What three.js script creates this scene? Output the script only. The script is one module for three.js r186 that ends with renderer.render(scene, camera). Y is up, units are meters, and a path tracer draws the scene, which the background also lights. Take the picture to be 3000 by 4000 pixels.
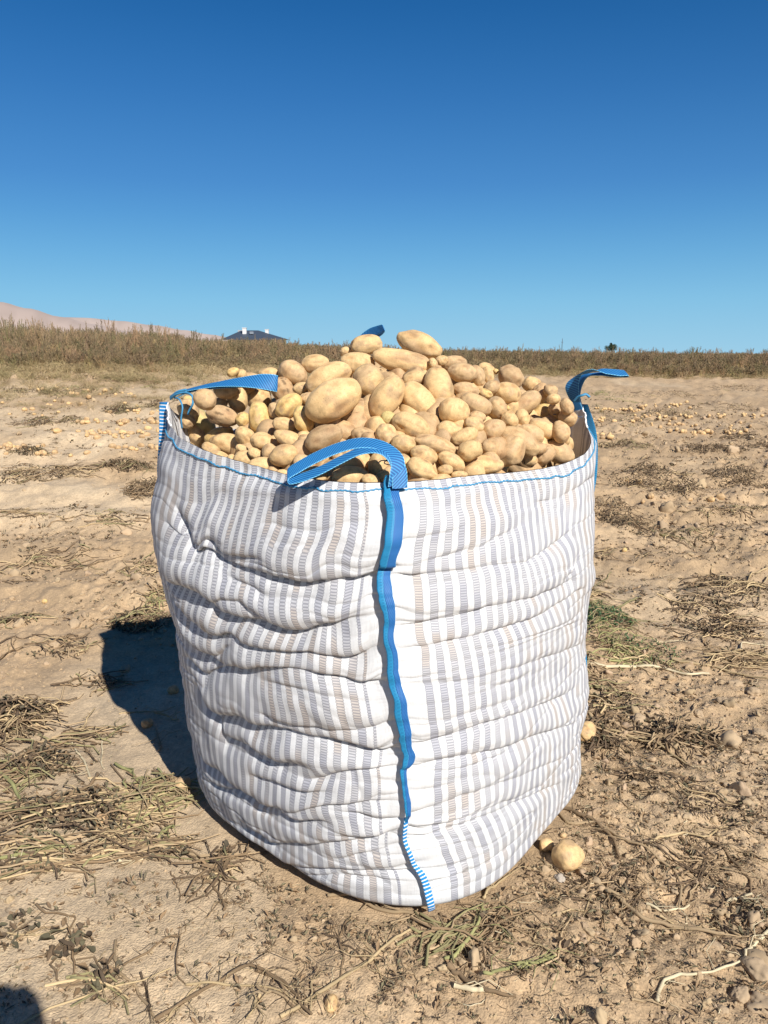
import * as THREE from 'three';
import { MarchingCubes } from 'three/addons/objects/MarchingCubes.js';
import { mergeGeometries, mergeVertices } from 'three/addons/utils/BufferGeometryUtils.js';

// ---------------------------------------------------------------- camera, sky, sun, exposure
const EYE = 1.5, PITCH = 11.3 * Math.PI / 180, EXPOSURE = 1.45;
const scene = new THREE.Scene();
const camera = new THREE.PerspectiveCamera(67.3, 768 / 1024, 0.05, 20000);
camera.position.set(0, EYE, 0);
camera.rotation.set(-PITCH, 0, 0);
scene.add(camera);
const renderer = new THREE.WebGLRenderer({ antialias: true });
renderer.setSize(768, 1024);
renderer.toneMapping = THREE.LinearToneMapping;
renderer.toneMappingExposure = EXPOSURE;
renderer.shadowMap.enabled = true;

const SUN_EL = 38.6 * Math.PI / 180, SUN_AZ = 29.7 * Math.PI / 180;       // azimuth to the right of straight behind the camera
const clamp = (x, a = 0, b = 1) => Math.min(b, Math.max(a, x));
// clear dry-air sky: deep blue overhead paling to the horizon
const s2l = c => { c /= 255; return c <= 0.04045 ? c / 12.92 : Math.pow((c + 0.055) / 1.055, 2.4); };
{
  const stops = [[-90, 150, 140, 125], [-3, 165, 190, 205], [0, 160, 207, 232], [2, 147, 201, 231], [4, 133, 194, 230], [7, 108, 174, 222], [9.5, 89, 156, 213], [11.7, 76, 141, 204], [17, 54, 118, 184], [22.5, 34, 98, 163], [35, 25, 80, 143], [60, 18, 62, 118], [90, 15, 54, 106]];
  const W = 128, Hh = 512, d = new Float32Array(W * Hh * 4);
  for (let j = 0; j < Hh; j++) {
    const e = (j + 0.5) / Hh * 180 - 90;
    let k = 0; while (k < stops.length - 2 && e > stops[k + 1][0]) k++;
    const A = stops[k], B = stops[k + 1]; const t = Math.min(1, Math.max(0, (e - A[0]) / (B[0] - A[0])));
    for (let i = 0; i < W; i++) {
      const o = (j * W + i) * 4;
      const u = ((i + 0.5) / W - 0.5) * 6.2832, anti = -(Math.cos(u) * Math.sin(SUN_AZ) + Math.sin(u) * Math.cos(SUN_AZ)), f = 1 + 0.30 * (anti - 0.8) * clamp(e / 18);   // brighter opposite the sun, darker across from it
      for (let c = 0; c < 3; c++) d[o + c] = s2l(A[c + 1] + (B[c + 1] - A[c + 1]) * t) * Math.max(0.75, f) / EXPOSURE;
      d[o + 3] = 1;
    }
  }
  const sky = new THREE.DataTexture(d, W, Hh, THREE.RGBAFormat, THREE.FloatType);
  sky.mapping = THREE.EquirectangularReflectionMapping;
  sky.minFilter = sky.magFilter = THREE.LinearFilter; sky.wrapS = THREE.RepeatWrapping; sky.needsUpdate = true;
  scene.background = sky; scene.environment = sky;
}
const toSun = new THREE.Vector3(Math.sin(SUN_AZ) * Math.cos(SUN_EL), Math.sin(SUN_EL), Math.cos(SUN_AZ) * Math.cos(SUN_EL));
const sun = new THREE.DirectionalLight(new THREE.Color().setRGB(1, 0.955, 0.89), 4.7);
sun.position.copy(toSun).multiplyScalar(30).add(new THREE.Vector3(0, 0, -4));
sun.target.position.set(0, 0, -4); scene.add(sun, sun.target);
sun.castShadow = true; sun.shadow.mapSize.set(4096, 4096);
Object.assign(sun.shadow.camera, { left: -14, right: 14, top: 14, bottom: -14, near: 1, far: 80 });

// ---------------------------------------------------------------- helpers
function rng(seed) { let a = seed >>> 0; return () => { a = (a + 0x6D2B79F5) | 0; let t = Math.imul(a ^ (a >>> 15), 1 | a); t = (t + Math.imul(t ^ (t >>> 7), 61 | t)) ^ t; return ((t ^ (t >>> 14)) >>> 0) / 4294967296; }; }
const hash3 = (x, y, z) => { let h = Math.imul(x, 374761393) + Math.imul(y, 668265263) + Math.imul(z, 2147483647 ^ 0x1b873593); h = Math.imul(h ^ (h >>> 13), 1274126177); h ^= h >>> 16; return (h >>> 0) / 4294967296; };
const fade = t => t * t * t * (t * (t * 6 - 15) + 10);
function noise3(x, y, z) {
  const xi = Math.floor(x), yi = Math.floor(y), zi = Math.floor(z), u = fade(x - xi), v = fade(y - yi), w = fade(z - zi);
  const L = (a, b, t) => a + (b - a) * t;
  return L(L(L(hash3(xi, yi, zi), hash3(xi + 1, yi, zi), u), L(hash3(xi, yi + 1, zi), hash3(xi + 1, yi + 1, zi), u), v),
    L(L(hash3(xi, yi, zi + 1), hash3(xi + 1, yi, zi + 1), u), L(hash3(xi, yi + 1, zi + 1), hash3(xi + 1, yi + 1, zi + 1), u), v), w) * 2 - 1;
}
function noise2(x, y) {
  const xi = Math.floor(x), yi = Math.floor(y), u = fade(x - xi), v = fade(y - yi);
  const a = hash3(xi, yi, 7), b = hash3(xi + 1, yi, 7), c = hash3(xi, yi + 1, 7), d = hash3(xi + 1, yi + 1, 7);
  return (a + (b - a) * u + (c - a + (a - b - c + d) * u) * v) * 2 - 1;
}
const sstep = (a, b, x) => { const t = clamp((x - a) / (b - a)); return t * t * (3 - 2 * t); };
const lerp = (a, b, t) => a + (b - a) * t;
const table = (T, x) => { if (x <= T[0][0]) return T[0][1]; for (let i = 1; i < T.length; i++) if (x <= T[i][0]) { const t = (x - T[i - 1][0]) / (T[i][0] - T[i - 1][0]); return lerp(T[i - 1][1], T[i][1], t * t * (3 - 2 * t)); } return T[T.length - 1][1]; };
const V = (x, y, z) => new THREE.Vector3(x, y, z);
// direction of a pixel of the photograph (measured on a 1659 x 2212 view of it)
const K = 3000 / 1659, FOC = 3006;
const cp = Math.cos(PITCH), sp = Math.sin(PITCH);
function dirOf(px, py) { const x = (px * K - 1500) / FOC, y = -(py * K - 2000) / FOC; return V(x, y * cp - sp, -(cp + y * sp)); }   // per metre along the lens axis
const eye = V(0, EYE, 0);
function atFwd(px, py, fwd) { const d = dirOf(px, py); return eye.clone().addScaledVector(d, fwd / -d.z); }

const taken = new Map();
function numbered(n) { const k = taken.get(n) || 0; taken.set(n, k + 1); return k ? `${n}_${String(k).padStart(3, '0')}` : n; }
function tag(o, label, category, group, kind) { if (label) o.userData.label = label; if (category) o.userData.category = category; if (group) o.userData.group = group; if (kind) o.userData.kind = kind; return o; }
function mesh(name, geo, mat, parent = scene) { const m = new THREE.Mesh(geo, mat); m.name = parent === scene ? numbered(name) : name; m.castShadow = m.receiveShadow = true; parent.add(m); return m; }
function group(name, pos) { const g = new THREE.Group(); g.name = numbered(name); if (pos) g.position.copy(pos); scene.add(g); return g; }

// a triangle collector with vertex colours
class MB {
  constructor(uv = false) { this.p = []; this.c = []; this.i = []; this.t = uv ? [] : null; }
  v(x, y, z, c, u, w) { this.p.push(x, y, z); if (c) this.c.push(c[0], c[1], c[2]); if (this.t) this.t.push(u || 0, w || 0); return this.p.length / 3 - 1; }
  tri(a, b, c) { this.i.push(a, b, c); }
  tube(pts, rad, col, sides = 4) {                       // pts: Vector3[], rad(t) or number; col: rgb or fn(t)
    const n = pts.length; let N = V(0, 1, 0); const rows = []; let len = 0;
    for (let k = 0; k < n; k++) {
      const T = V(0, 0, 0).subVectors(pts[Math.min(n - 1, k + 1)], pts[Math.max(0, k - 1)]).normalize();
      if (Math.abs(T.dot(N)) > 0.95) N = Math.abs(T.x) < 0.8 ? V(1, 0, 0) : V(0, 0, 1);
      const B = V(0, 0, 0).crossVectors(T, N).normalize(); N = V(0, 0, 0).crossVectors(B, T).normalize();
      if (k) len += pts[k].distanceTo(pts[k - 1]);
      const t = k / (n - 1), r = typeof rad === 'function' ? rad(t) : rad, c = typeof col === 'function' ? col(t) : col, row = [];
      for (let s = 0; s < sides; s++) { const a = s / sides * 6.2832, ca = Math.cos(a) * r, sa = Math.sin(a) * r; row.push(this.v(pts[k].x + B.x * ca + N.x * sa, pts[k].y + B.y * ca + N.y * sa, pts[k].z + B.z * ca + N.z * sa, c, s / sides, len)); }
      rows.push(row);
    }
    for (let k = 0; k < n - 1; k++) for (let s = 0; s < sides; s++) { const a = rows[k][s], b = rows[k][(s + 1) % sides], c = rows[k + 1][s], d = rows[k + 1][(s + 1) % sides]; this.tri(a, b, d); this.tri(a, d, c); }
    for (const [row, f] of [[rows[0], 1], [rows[n - 1], 0]]) for (let s = 1; s < sides - 1; s++) f ? this.tri(row[0], row[s + 1], row[s]) : this.tri(row[0], row[s], row[s + 1]);
  }
  leaf(p, dir, up, len, wid, col, curl = 0.3) {            // bent leaf of four faces
    const side = V(0, 0, 0).crossVectors(dir, up).normalize().multiplyScalar(wid), nn = V(0, 0, 0).crossVectors(side, dir).normalize();
    const m = p.clone().addScaledVector(dir, len * 0.45).addScaledVector(nn, curl * len * 0.35), e = p.clone().addScaledVector(dir, len).addScaledVector(nn, -curl * len * 0.2);
    const a = this.v(p.x, p.y, p.z, col), b = this.v(m.x + side.x + nn.x * wid * curl, m.y + side.y + nn.y * wid * curl, m.z + side.z + nn.z * wid * curl, col), c = this.v(m.x - side.x + nn.x * wid * curl, m.y - side.y + nn.y * wid * curl, m.z - side.z + nn.z * wid * curl, col), d = this.v(m.x, m.y, m.z, col), f = this.v(e.x, e.y, e.z, col);
    this.tri(a, b, d); this.tri(a, d, c); this.tri(b, f, d); this.tri(d, f, c);
  }
  dead(p, dir, up, len, wid, col, r) {                     // a crumpled dead leaf: three spans across, five along
    const side = V(0, 0, 0).crossVectors(dir, up).normalize(), nn = V(0, 0, 0).crossVectors(side, dir).normalize(), rows = [], cu = 0.3 + 1.1 * r(), roll = 0.5 + 1.0 * r();
    for (let i = 0; i < 5; i++) { const t = i / 4, w = wid * (0.25 + 1.5 * Math.sin(3.0 * Math.pow(t, 0.8) + 0.1)) * (0.7 + 0.5 * r()) * 0.6, row = [], c = p.clone().addScaledVector(dir, len * t * (1 - 0.25 * cu * t)).addScaledVector(nn, len * cu * 0.3 * t * t * (r() < 0.5 ? 0.5 : 1)); for (let k = -1; k <= 1; k++) { const q = c.clone().addScaledVector(side, w * k * (1 - 0.3 * roll)).addScaledVector(nn, Math.abs(k) * w * roll * (0.5 + 0.6 * r())), s = 0.85 + 0.3 * r(); row.push(this.v(q.x, q.y, q.z, [col[0] * s, col[1] * s, col[2] * s])); } rows.push(row); }
    for (let i = 0; i < 4; i++) for (let k = 0; k < 2; k++) { const a = rows[i][k], b = rows[i][k + 1], c = rows[i + 1][k], d = rows[i + 1][k + 1]; this.tri(a, b, d); this.tri(a, d, c); }
  }
  geo(flat = false) {
    let g = new THREE.BufferGeometry(); g.setAttribute('position', new THREE.Float32BufferAttribute(this.p, 3));
    if (this.c.length) g.setAttribute('color', new THREE.Float32BufferAttribute(this.c, 3));
    g.setAttribute('uv', new THREE.Float32BufferAttribute(this.t || new Float32Array(this.p.length / 3 * 2), 2));
    g.setIndex(this.i); if (flat) g = g.toNonIndexed(); g.computeVertexNormals(); return g;
  }
}
function curve(pts, n) { return new THREE.CatmullRomCurve3(pts, false, 'centripetal').getPoints(n); }
function dataTex(w, h, fn, srgb = true, rep = true) {     // fn(x, y) -> [r, g, b] 0..255
  const d = new Uint8Array(w * h * 4);
  for (let y = 0; y < h; y++) for (let x = 0; x < w; x++) { const c = fn(x, y), o = (y * w + x) * 4; d[o] = clamp(c[0], 0, 255); d[o + 1] = clamp(c[1], 0, 255); d[o + 2] = clamp(c[2], 0, 255); d[o + 3] = 255; }
  const t = new THREE.DataTexture(d, w, h); if (srgb) t.colorSpace = THREE.SRGBColorSpace; t.magFilter = THREE.LinearFilter; t.minFilter = THREE.LinearMipmapLinearFilter; t.generateMipmaps = true; if (rep) t.wrapS = t.wrapT = THREE.RepeatWrapping; t.needsUpdate = true; return t;
}
// noise that repeats after `per` cells
function tnoise(x, y, per, s) { const xi = Math.floor(x), yi = Math.floor(y), u = fade(x - xi), v = fade(y - yi), m = k => ((k % per) + per) % per; const a = hash3(m(xi), m(yi), s), b = hash3(m(xi + 1), m(yi), s), c = hash3(m(xi), m(yi + 1), s), d = hash3(m(xi + 1), m(yi + 1), s); return (a + (b - a) * u + (c - a + (a - b - c + d) * u) * v) * 2 - 1; }
const mat = (o) => new THREE.MeshStandardMaterial({ roughness: 0.9, ...o });
const vcol = mat({ vertexColors: true, side: THREE.DoubleSide });

// ---------------------------------------------------------------- the ground
const BAG = { fwd: 2.55 };
const azOf = (x, z) => x / Math.max(0.5, -z);
const weedEdge = al => 14 + 6 * sstep(-0.35, 0.5, al);
const edgeH = al => EYE - lerp(0.0155, 0.0245, sstep(-0.3, 0.5, al)) * weedEdge(al);
function macroH(x, z) {
  const D = -z; if (D < 3.4) return 0;
  const al = clamp(azOf(x, z), -0.8, 0.8), Db = weedEdge(al), hb = edgeH(al);
  if (D < Db) { const t = (D - 3.4) / (Db - 3.4); return hb * Math.pow(t, 1.25); }
  return hb + 0.22 * (1 - Math.exp(-(D - Db) / 4)) + 0.006 * (D - Db);
}
const fwdFade = D => 1 - sstep(10, 40, D);
const rough = (x, z) => { const D = -z; return clamp(0.42 + 0.38 * sstep(-0.2, 0.7, x) + 0.5 * noise2(x * 0.9 + 31, z * 0.9) - 0.5 * sstep(-0.2, -0.5, x) * sstep(2.3, 1.9, D) , 0.1, 1); };
function ridged(x, y) { return 1 - Math.abs(noise2(x, y)); }
function groundH(x, z) {
  const D = -z, f = fwdFade(D), r = rough(x, z), dx = x - 0.02, dz = D - 2.55, rb = Math.sqrt(dx * dx + dz * dz), near = sstep(0.62, 0.9, rb);
  let h = macroH(x, z);
  h += f * 0.03 * Math.cos(D / 0.76 * 6.2832 + 0.7 * noise2(x * 0.4, z * 0.4)) * sstep(3.5, 5, D);
  let m = 0.022 * noise2(x * 1.7, z * 1.7 + 9);
  m += r * (0.020 * noise2(x * 6 + 3, z * 6) + 0.014 * (Math.pow(ridged(x * 11, z * 11 + 4), 2) - 0.4) + 0.011 * noise2(x * 24, z * 24) + 0.006 * noise2(x * 48, z * 48));
  m += 0.002 * noise2(x * 40 + 7, z * 40) + sstep(3.4, 5, D) * (0.02 * noise2(x * 8 + 5, z * 8) + 0.03 * r * Math.max(0, noise2(x * 15, z * 13 + 2)) + 0.012 * r * noise2(x * 22 + 3, z * 20));
  return h + f * near * m;
}
function onGround(px, py, lift = 0) {                     // where a pixel's ray meets the ground
  const d = dirOf(px, py); let s = 0.8, step = 0.03;
  for (; s < 60; s += step) { const x = d.x * s, y = EYE + d.y * s, z = d.z * s; if (y <= groundH(x, z) + lift) break; step = 0.01 + s * 0.004; }
  return V(d.x * s, groundH(d.x * s, d.z * s), d.z * s);
}
const soilTex = dataTex(1024, 1024, (x, y) => {
  let n = 0; for (const [p, a, s] of [[6, 10, 1], [24, 10, 2], [90, 12, 3], [256, 12, 4]]) n += a * tnoise(x / 1024 * p, y / 1024 * p, p, s);
  const sp_ = hash3(x, y, 11); n += (sp_ - 0.5) * 16; if (sp_ > 0.992) n += 26; if (sp_ < 0.012) n -= 34;
  return [196 + n, 193 + n * 0.97, 188 + n * 0.9];
});
const soilBump = dataTex(1024, 1024, (x, y) => {
  let n = 0; for (const [p, a, s] of [[36, 9, 21], [96, 16, 22], [256, 42, 23]]) n += a * tnoise(x / 1024 * p, y / 1024 * p, p, s);
  n += (hash3(x, y, 5) - 0.5) * 24; return [128 + n, 128 + n, 128 + n];
}, false);
const soilMat = mat({ vertexColors: true, map: soilTex, bumpMap: soilBump, bumpScale: 0.0055, roughness: 1 });
{
  const th = [], rr = [0.02, 0.3, 0.6, 0.9];
  for (let a = -180; a < -43; a += 3) th.push(a); for (let a = -43; a <= 43; a += 0.22) th.push(a); for (let a = 46; a <= 180; a += 3) th.push(a); if (th[th.length - 1] < 180) th.push(180);
  for (let r = 1.2; r < 10; r *= 1.0056) rr.push(r); for (let r = 10; r < 40; r *= 1.02) rr.push(r); for (let r = 40; r < 9000; r *= 1.16) rr.push(r);
  const nT = th.length, p = new Float32Array(nT * rr.length * 3), c = new Float32Array(p.length), uv = new Float32Array(nT * rr.length * 2), idx = [];
  rr.forEach((r, j) => th.forEach((a, i) => {
    const o = j * nT + i, x = r * Math.sin(a * Math.PI / 180), z = -r * Math.cos(a * Math.PI / 180);
    p[o * 3] = x; p[o * 3 + 1] = groundH(x, z); p[o * 3 + 2] = z; uv[o * 2] = x / 0.9; uv[o * 2 + 1] = z / 0.9;
    const D = -z, rg = rough(x, z);
    let k = 1 + 0.10 * noise2(x * 0.8, z * 0.8) + 0.07 * noise2(x * 4, z * 4 + 3);
    const crust = sstep(0.6, 0.2, rg) * 0.75 + 0.25 * sstep(0.2, 0.7, noise2(x * 2.2 + 50, z * 2.2));
    let R = lerp(0.69, 0.89, crust), G = lerp(0.505, 0.71, crust), B = lerp(0.315, 0.49, crust);
    c[o * 3] = R * k; c[o * 3 + 1] = G * k; c[o * 3 + 2] = B * k;
  }));
  for (let j = 0; j < rr.length - 1; j++) for (let i = 0; i < nT - 1; i++) { const a = j * nT + i, b = a + 1, d = a + nT, e = d + 1; idx.push(a, b, e, a, e, d); }
  const g = new THREE.BufferGeometry(); g.setAttribute('position', new THREE.BufferAttribute(p, 3)); g.setAttribute('color', new THREE.BufferAttribute(c, 3)); g.setAttribute('uv', new THREE.BufferAttribute(uv, 2)); g.setIndex(idx); g.computeVertexNormals();
  tag(mesh('ground', g, soilMat), 'bare dry tan soil of the harvested field', 'ground', null, 'structure');
}
console.log('ground');
// ---------------------------------------------------------------- far hills, house, mast, trees
function hill(name, prof, D0, wid, label, col) {
  const mb = new MB(true), nx = 60, nd = 14, x0 = prof[0][0], x1 = prof[prof.length - 1][0], rows = [];
  for (let i = 0; i <= nx; i++) {
    const px = lerp(x0, x1, i / nx), py = table(prof, px), d = dirOf(px, py), al = d.x / -d.z, top = EYE + d.y / -d.z * D0; const row = [];
    for (let j = 0; j <= nd; j++) {
      const t = j / nd * 2 - 1, D = D0 + t * wid, w = Math.pow(Math.max(0, Math.cos(t * 1.5707)), 1.4), rl = 1 + 0.05 * noise2(px * 0.03 + 9, t * 3) * (1 - w);
      row.push(mb.v(al * D, lerp(-5, top, w * rl), -D, col.map(c => c * (1 + 0.12 * noise2(px * 0.05, t * 5) + 0.08 * noise2(px * 0.2, t * 16))), i * 0.1, j * 0.1));
    }
    rows.push(row);
  }
  for (let i = 0; i < nx; i++) for (let j = 0; j < nd; j++) { mb.tri(rows[i][j], rows[i + 1][j], rows[i + 1][j + 1]); mb.tri(rows[i][j], rows[i + 1][j + 1], rows[i][j + 1]); }
  tag(mesh(name, mb.geo(), vcol), label, 'hill', null, 'structure');
}
hill('hill', [[-500, 560], [-250, 610], [-100, 634], [0, 652], [60, 666], [130, 684], [200, 700], [280, 716], [340, 730], [420, 745]], 2600, 600, 'bare pinkish hill sloping down behind the weeds', [0.36, 0.285, 0.245]);
hill('hill', [[-300, 700], [60, 690], [140, 685], [180, 686], [260, 693], [330, 702], [400, 713], [450, 722], [520, 734], [600, 752]], 3800, 700, 'farther long low bare ridge beyond the nearer hill', [0.40, 0.32, 0.275]);

{ // house: dark hip roof, pale wall, two white chimneys
  const D = 180, u = (px, py) => atFwd(px, py, D), eL = u(490, 731), eR = u(618, 733), rg0 = u(519, 713), rg1 = u(556, 714);
  const yE = eL.y - 0.15, yG = macroH(eL.x, -D) - 0.3, yR = rg0.y, xL = eL.x, xR = eR.x, zF = -D + 4.5, zB = -D - 7, zr = (zF + zB) / 2;
  const g = group('house', V((xL + xR) / 2, yG, zr)); tag(g, 'distant low house with dark hipped roof and white chimneys above the weeds', 'house');
  const L = (x, y, z) => [x - g.position.x, y - g.position.y, z - g.position.z];
  const prism = (pts, faces) => { const m = new MB(); pts.forEach(p => m.v(...p)); faces.forEach(f => m.tri(...f)); return m.geo(true); };
  const bxg = (x0, y0, z0, x1, y1, z1) => { const b = new THREE.BoxGeometry(x1 - x0, y1 - y0, z1 - z0); b.translate((x0 + x1) / 2 - g.position.x, (y0 + y1) / 2 - g.position.y, (z0 + z1) / 2 - g.position.z); return b; };
  mesh('wall', bxg(xL + 0.8, yG, zB + 0.8, xR - 0.8, yE, zF - 0.8), mat({ color: new THREE.Color().setRGB(0.55, 0.5, 0.42) }), g);
  const A = [L(xL, yE, zF), L(xR, yE, zF), L(xR, yE, zB), L(xL, yE, zB), L(rg0.x, yR, zr), L(rg1.x, yR, zr)];
  mesh('roof', prism(A, [[0, 1, 5], [0, 5, 4], [1, 2, 5], [2, 3, 4], [2, 4, 5], [3, 0, 4], [0, 2, 1], [0, 3, 2]]), mat({ color: new THREE.Color().setRGB(0.045, 0.06, 0.085), roughness: 0.6, side: THREE.DoubleSide }), g);
  mesh('eaves_board', bxg(xL - 0.05, yE - 0.28, zF - 0.05, xR + 0.05, yE - 0.01, zF + 0.1), mat({ color: new THREE.Color().setRGB(0.05, 0.06, 0.08) }), g);
  const cm = mat({ color: new THREE.Color().setRGB(0.6, 0.6, 0.6) });
  for (const [px, py, w, dz, hgt] of [[529.5, 709, 0.85, 2.2, 2.6], [576.5, 712, 0.75, 1.2, 3.4]]) {
    const t = u(px, py); const c = mesh('chimney', bxg(t.x - w / 2, t.y - hgt, zr + dz - 0.4, t.x + w / 2, t.y, zr + dz + 0.4), cm, g);
    mesh('cap', bxg(t.x - w / 2 - 0.08, t.y - 0.02, zr + dz - 0.48, t.x + w / 2 + 0.08, t.y + 0.1, zr + dz + 0.48), cm, c);
  }
  const pr = u(520, 711.5); mesh('vent_rail', bxg(pr.x - 0.9, pr.y - 0.5, zr - 0.1, pr.x + 0.9, pr.y - 0.1, zr + 0.2), mat({ color: new THREE.Color().setRGB(0.35, 0.36, 0.38) }), g);
  const sk = u(546, 719); mesh('roof_hatch', bxg(sk.x - 0.4, sk.y - 0.3, zr + 2.1, sk.x + 0.4, sk.y + 0.25, zr + 3.2), mat({ color: new THREE.Color().setRGB(0.2, 0.23, 0.27) }), g);
}
{ // thin mast
  const D = 260, t = atFwd(1215, 731, D), y0 = macroH(t.x, -D); const g = group('mast', V(t.x, y0, -D)); tag(g, 'thin dark mast standing far behind the weeds', 'mast');
  const m = new MB(); m.tube([V(0, 0, 0), V(0, (t.y - y0) * 0.6, 0), V(0.05, t.y - y0, 0)], k => 0.12 - 0.05 * k, null, 6); mesh('pole', m.geo(), mat({ color: new THREE.Color().setRGB(0.06, 0.06, 0.06) }), g);
  const m2 = new MB(); m2.tube([V(-0.35, t.y - y0 - 1.2, 0), V(0.35, t.y - y0 - 1.2, 0)], 0.06, null, 5); mesh('crossbar', m2.geo(), mat({ color: new THREE.Color().setRGB(0.08, 0.08, 0.08) }), g);
}
function tree(name, label, px, pyTop, pxW, D, spire, seed) {
  const r = rng(seed), t = atFwd(px, pyTop, D), y0 = macroH(t.x, -D), Ht = t.y - y0, Rr = pxW * K / FOC * D / 2;
  const g = group(name, V(t.x, y0, -D)); tag(g, label, 'tree', 'far trees');
  const tr = new MB(), cr = new MB();
  tr.tube([V(0, 0, 0), V(0.05, Ht * 0.4, 0), V(0, Ht * 0.8, 0.05)], k => 0.16 * (1 - 0.7 * k), [0.09, 0.07, 0.05], 6);
  for (let k = 0; k < 8; k++) { const a = r() * 6.28, h = Ht * (0.35 + r() * 0.35); tr.tube([V(0, h, 0), V(Math.cos(a) * Rr * 0.4, h + Ht * 0.12, Math.sin(a) * Rr * 0.4), V(Math.cos(a) * Rr * 0.7, h + Ht * 0.2, Math.sin(a) * Rr * 0.7)], k2 => 0.07 * (1 - 0.7 * k2), [0.09, 0.07, 0.05], 4); }
  const lobes = []; for (let k = 0; k < 16; k++) { const a = r() * 6.28, q = Math.sqrt(r()) * Rr * 0.75; lobes.push([V(Math.cos(a) * q, Ht * 0.45 + r() * Ht * 0.28, Math.sin(a) * q), Rr * (0.25 + 0.25 * r())]); }
  if (spire) for (let k = 0; k < 5; k++) lobes.push([V(-Rr * 0.1 * k * 0.3, Ht * (0.6 + 0.09 * k), 0), Rr * (0.3 - 0.04 * k)]);
  for (const [c, q] of lobes) for (let k = 0; k < 150; k++) {
    const dd = V(r() - 0.5, r() - 0.5, r() - 0.5).normalize(), p = c.clone().addScaledVector(dd, q * Math.cbrt(r())); const s = 0.8 + 0.5 * r();
    cr.leaf(p, V(r() - 0.5, r() - 0.3, r() - 0.5).normalize(), V(r() - 0.5, 1, r() - 0.5).normalize(), 0.22, 0.08, [0.035 * s, 0.06 * s, 0.028 * s]);
  }
  mesh('trunk', tr.geo(), vcol, g); mesh('crown', cr.geo(), vcol, g);
}
tree('tree', 'dark green tree with a pointed top far behind the weeds', 1322, 742, 32, 240, true, 5);
tree('tree', 'low rounded dark green tree in front of the bare hill', 203, 702, 34, 120, false, 8);
console.log('far');

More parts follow.
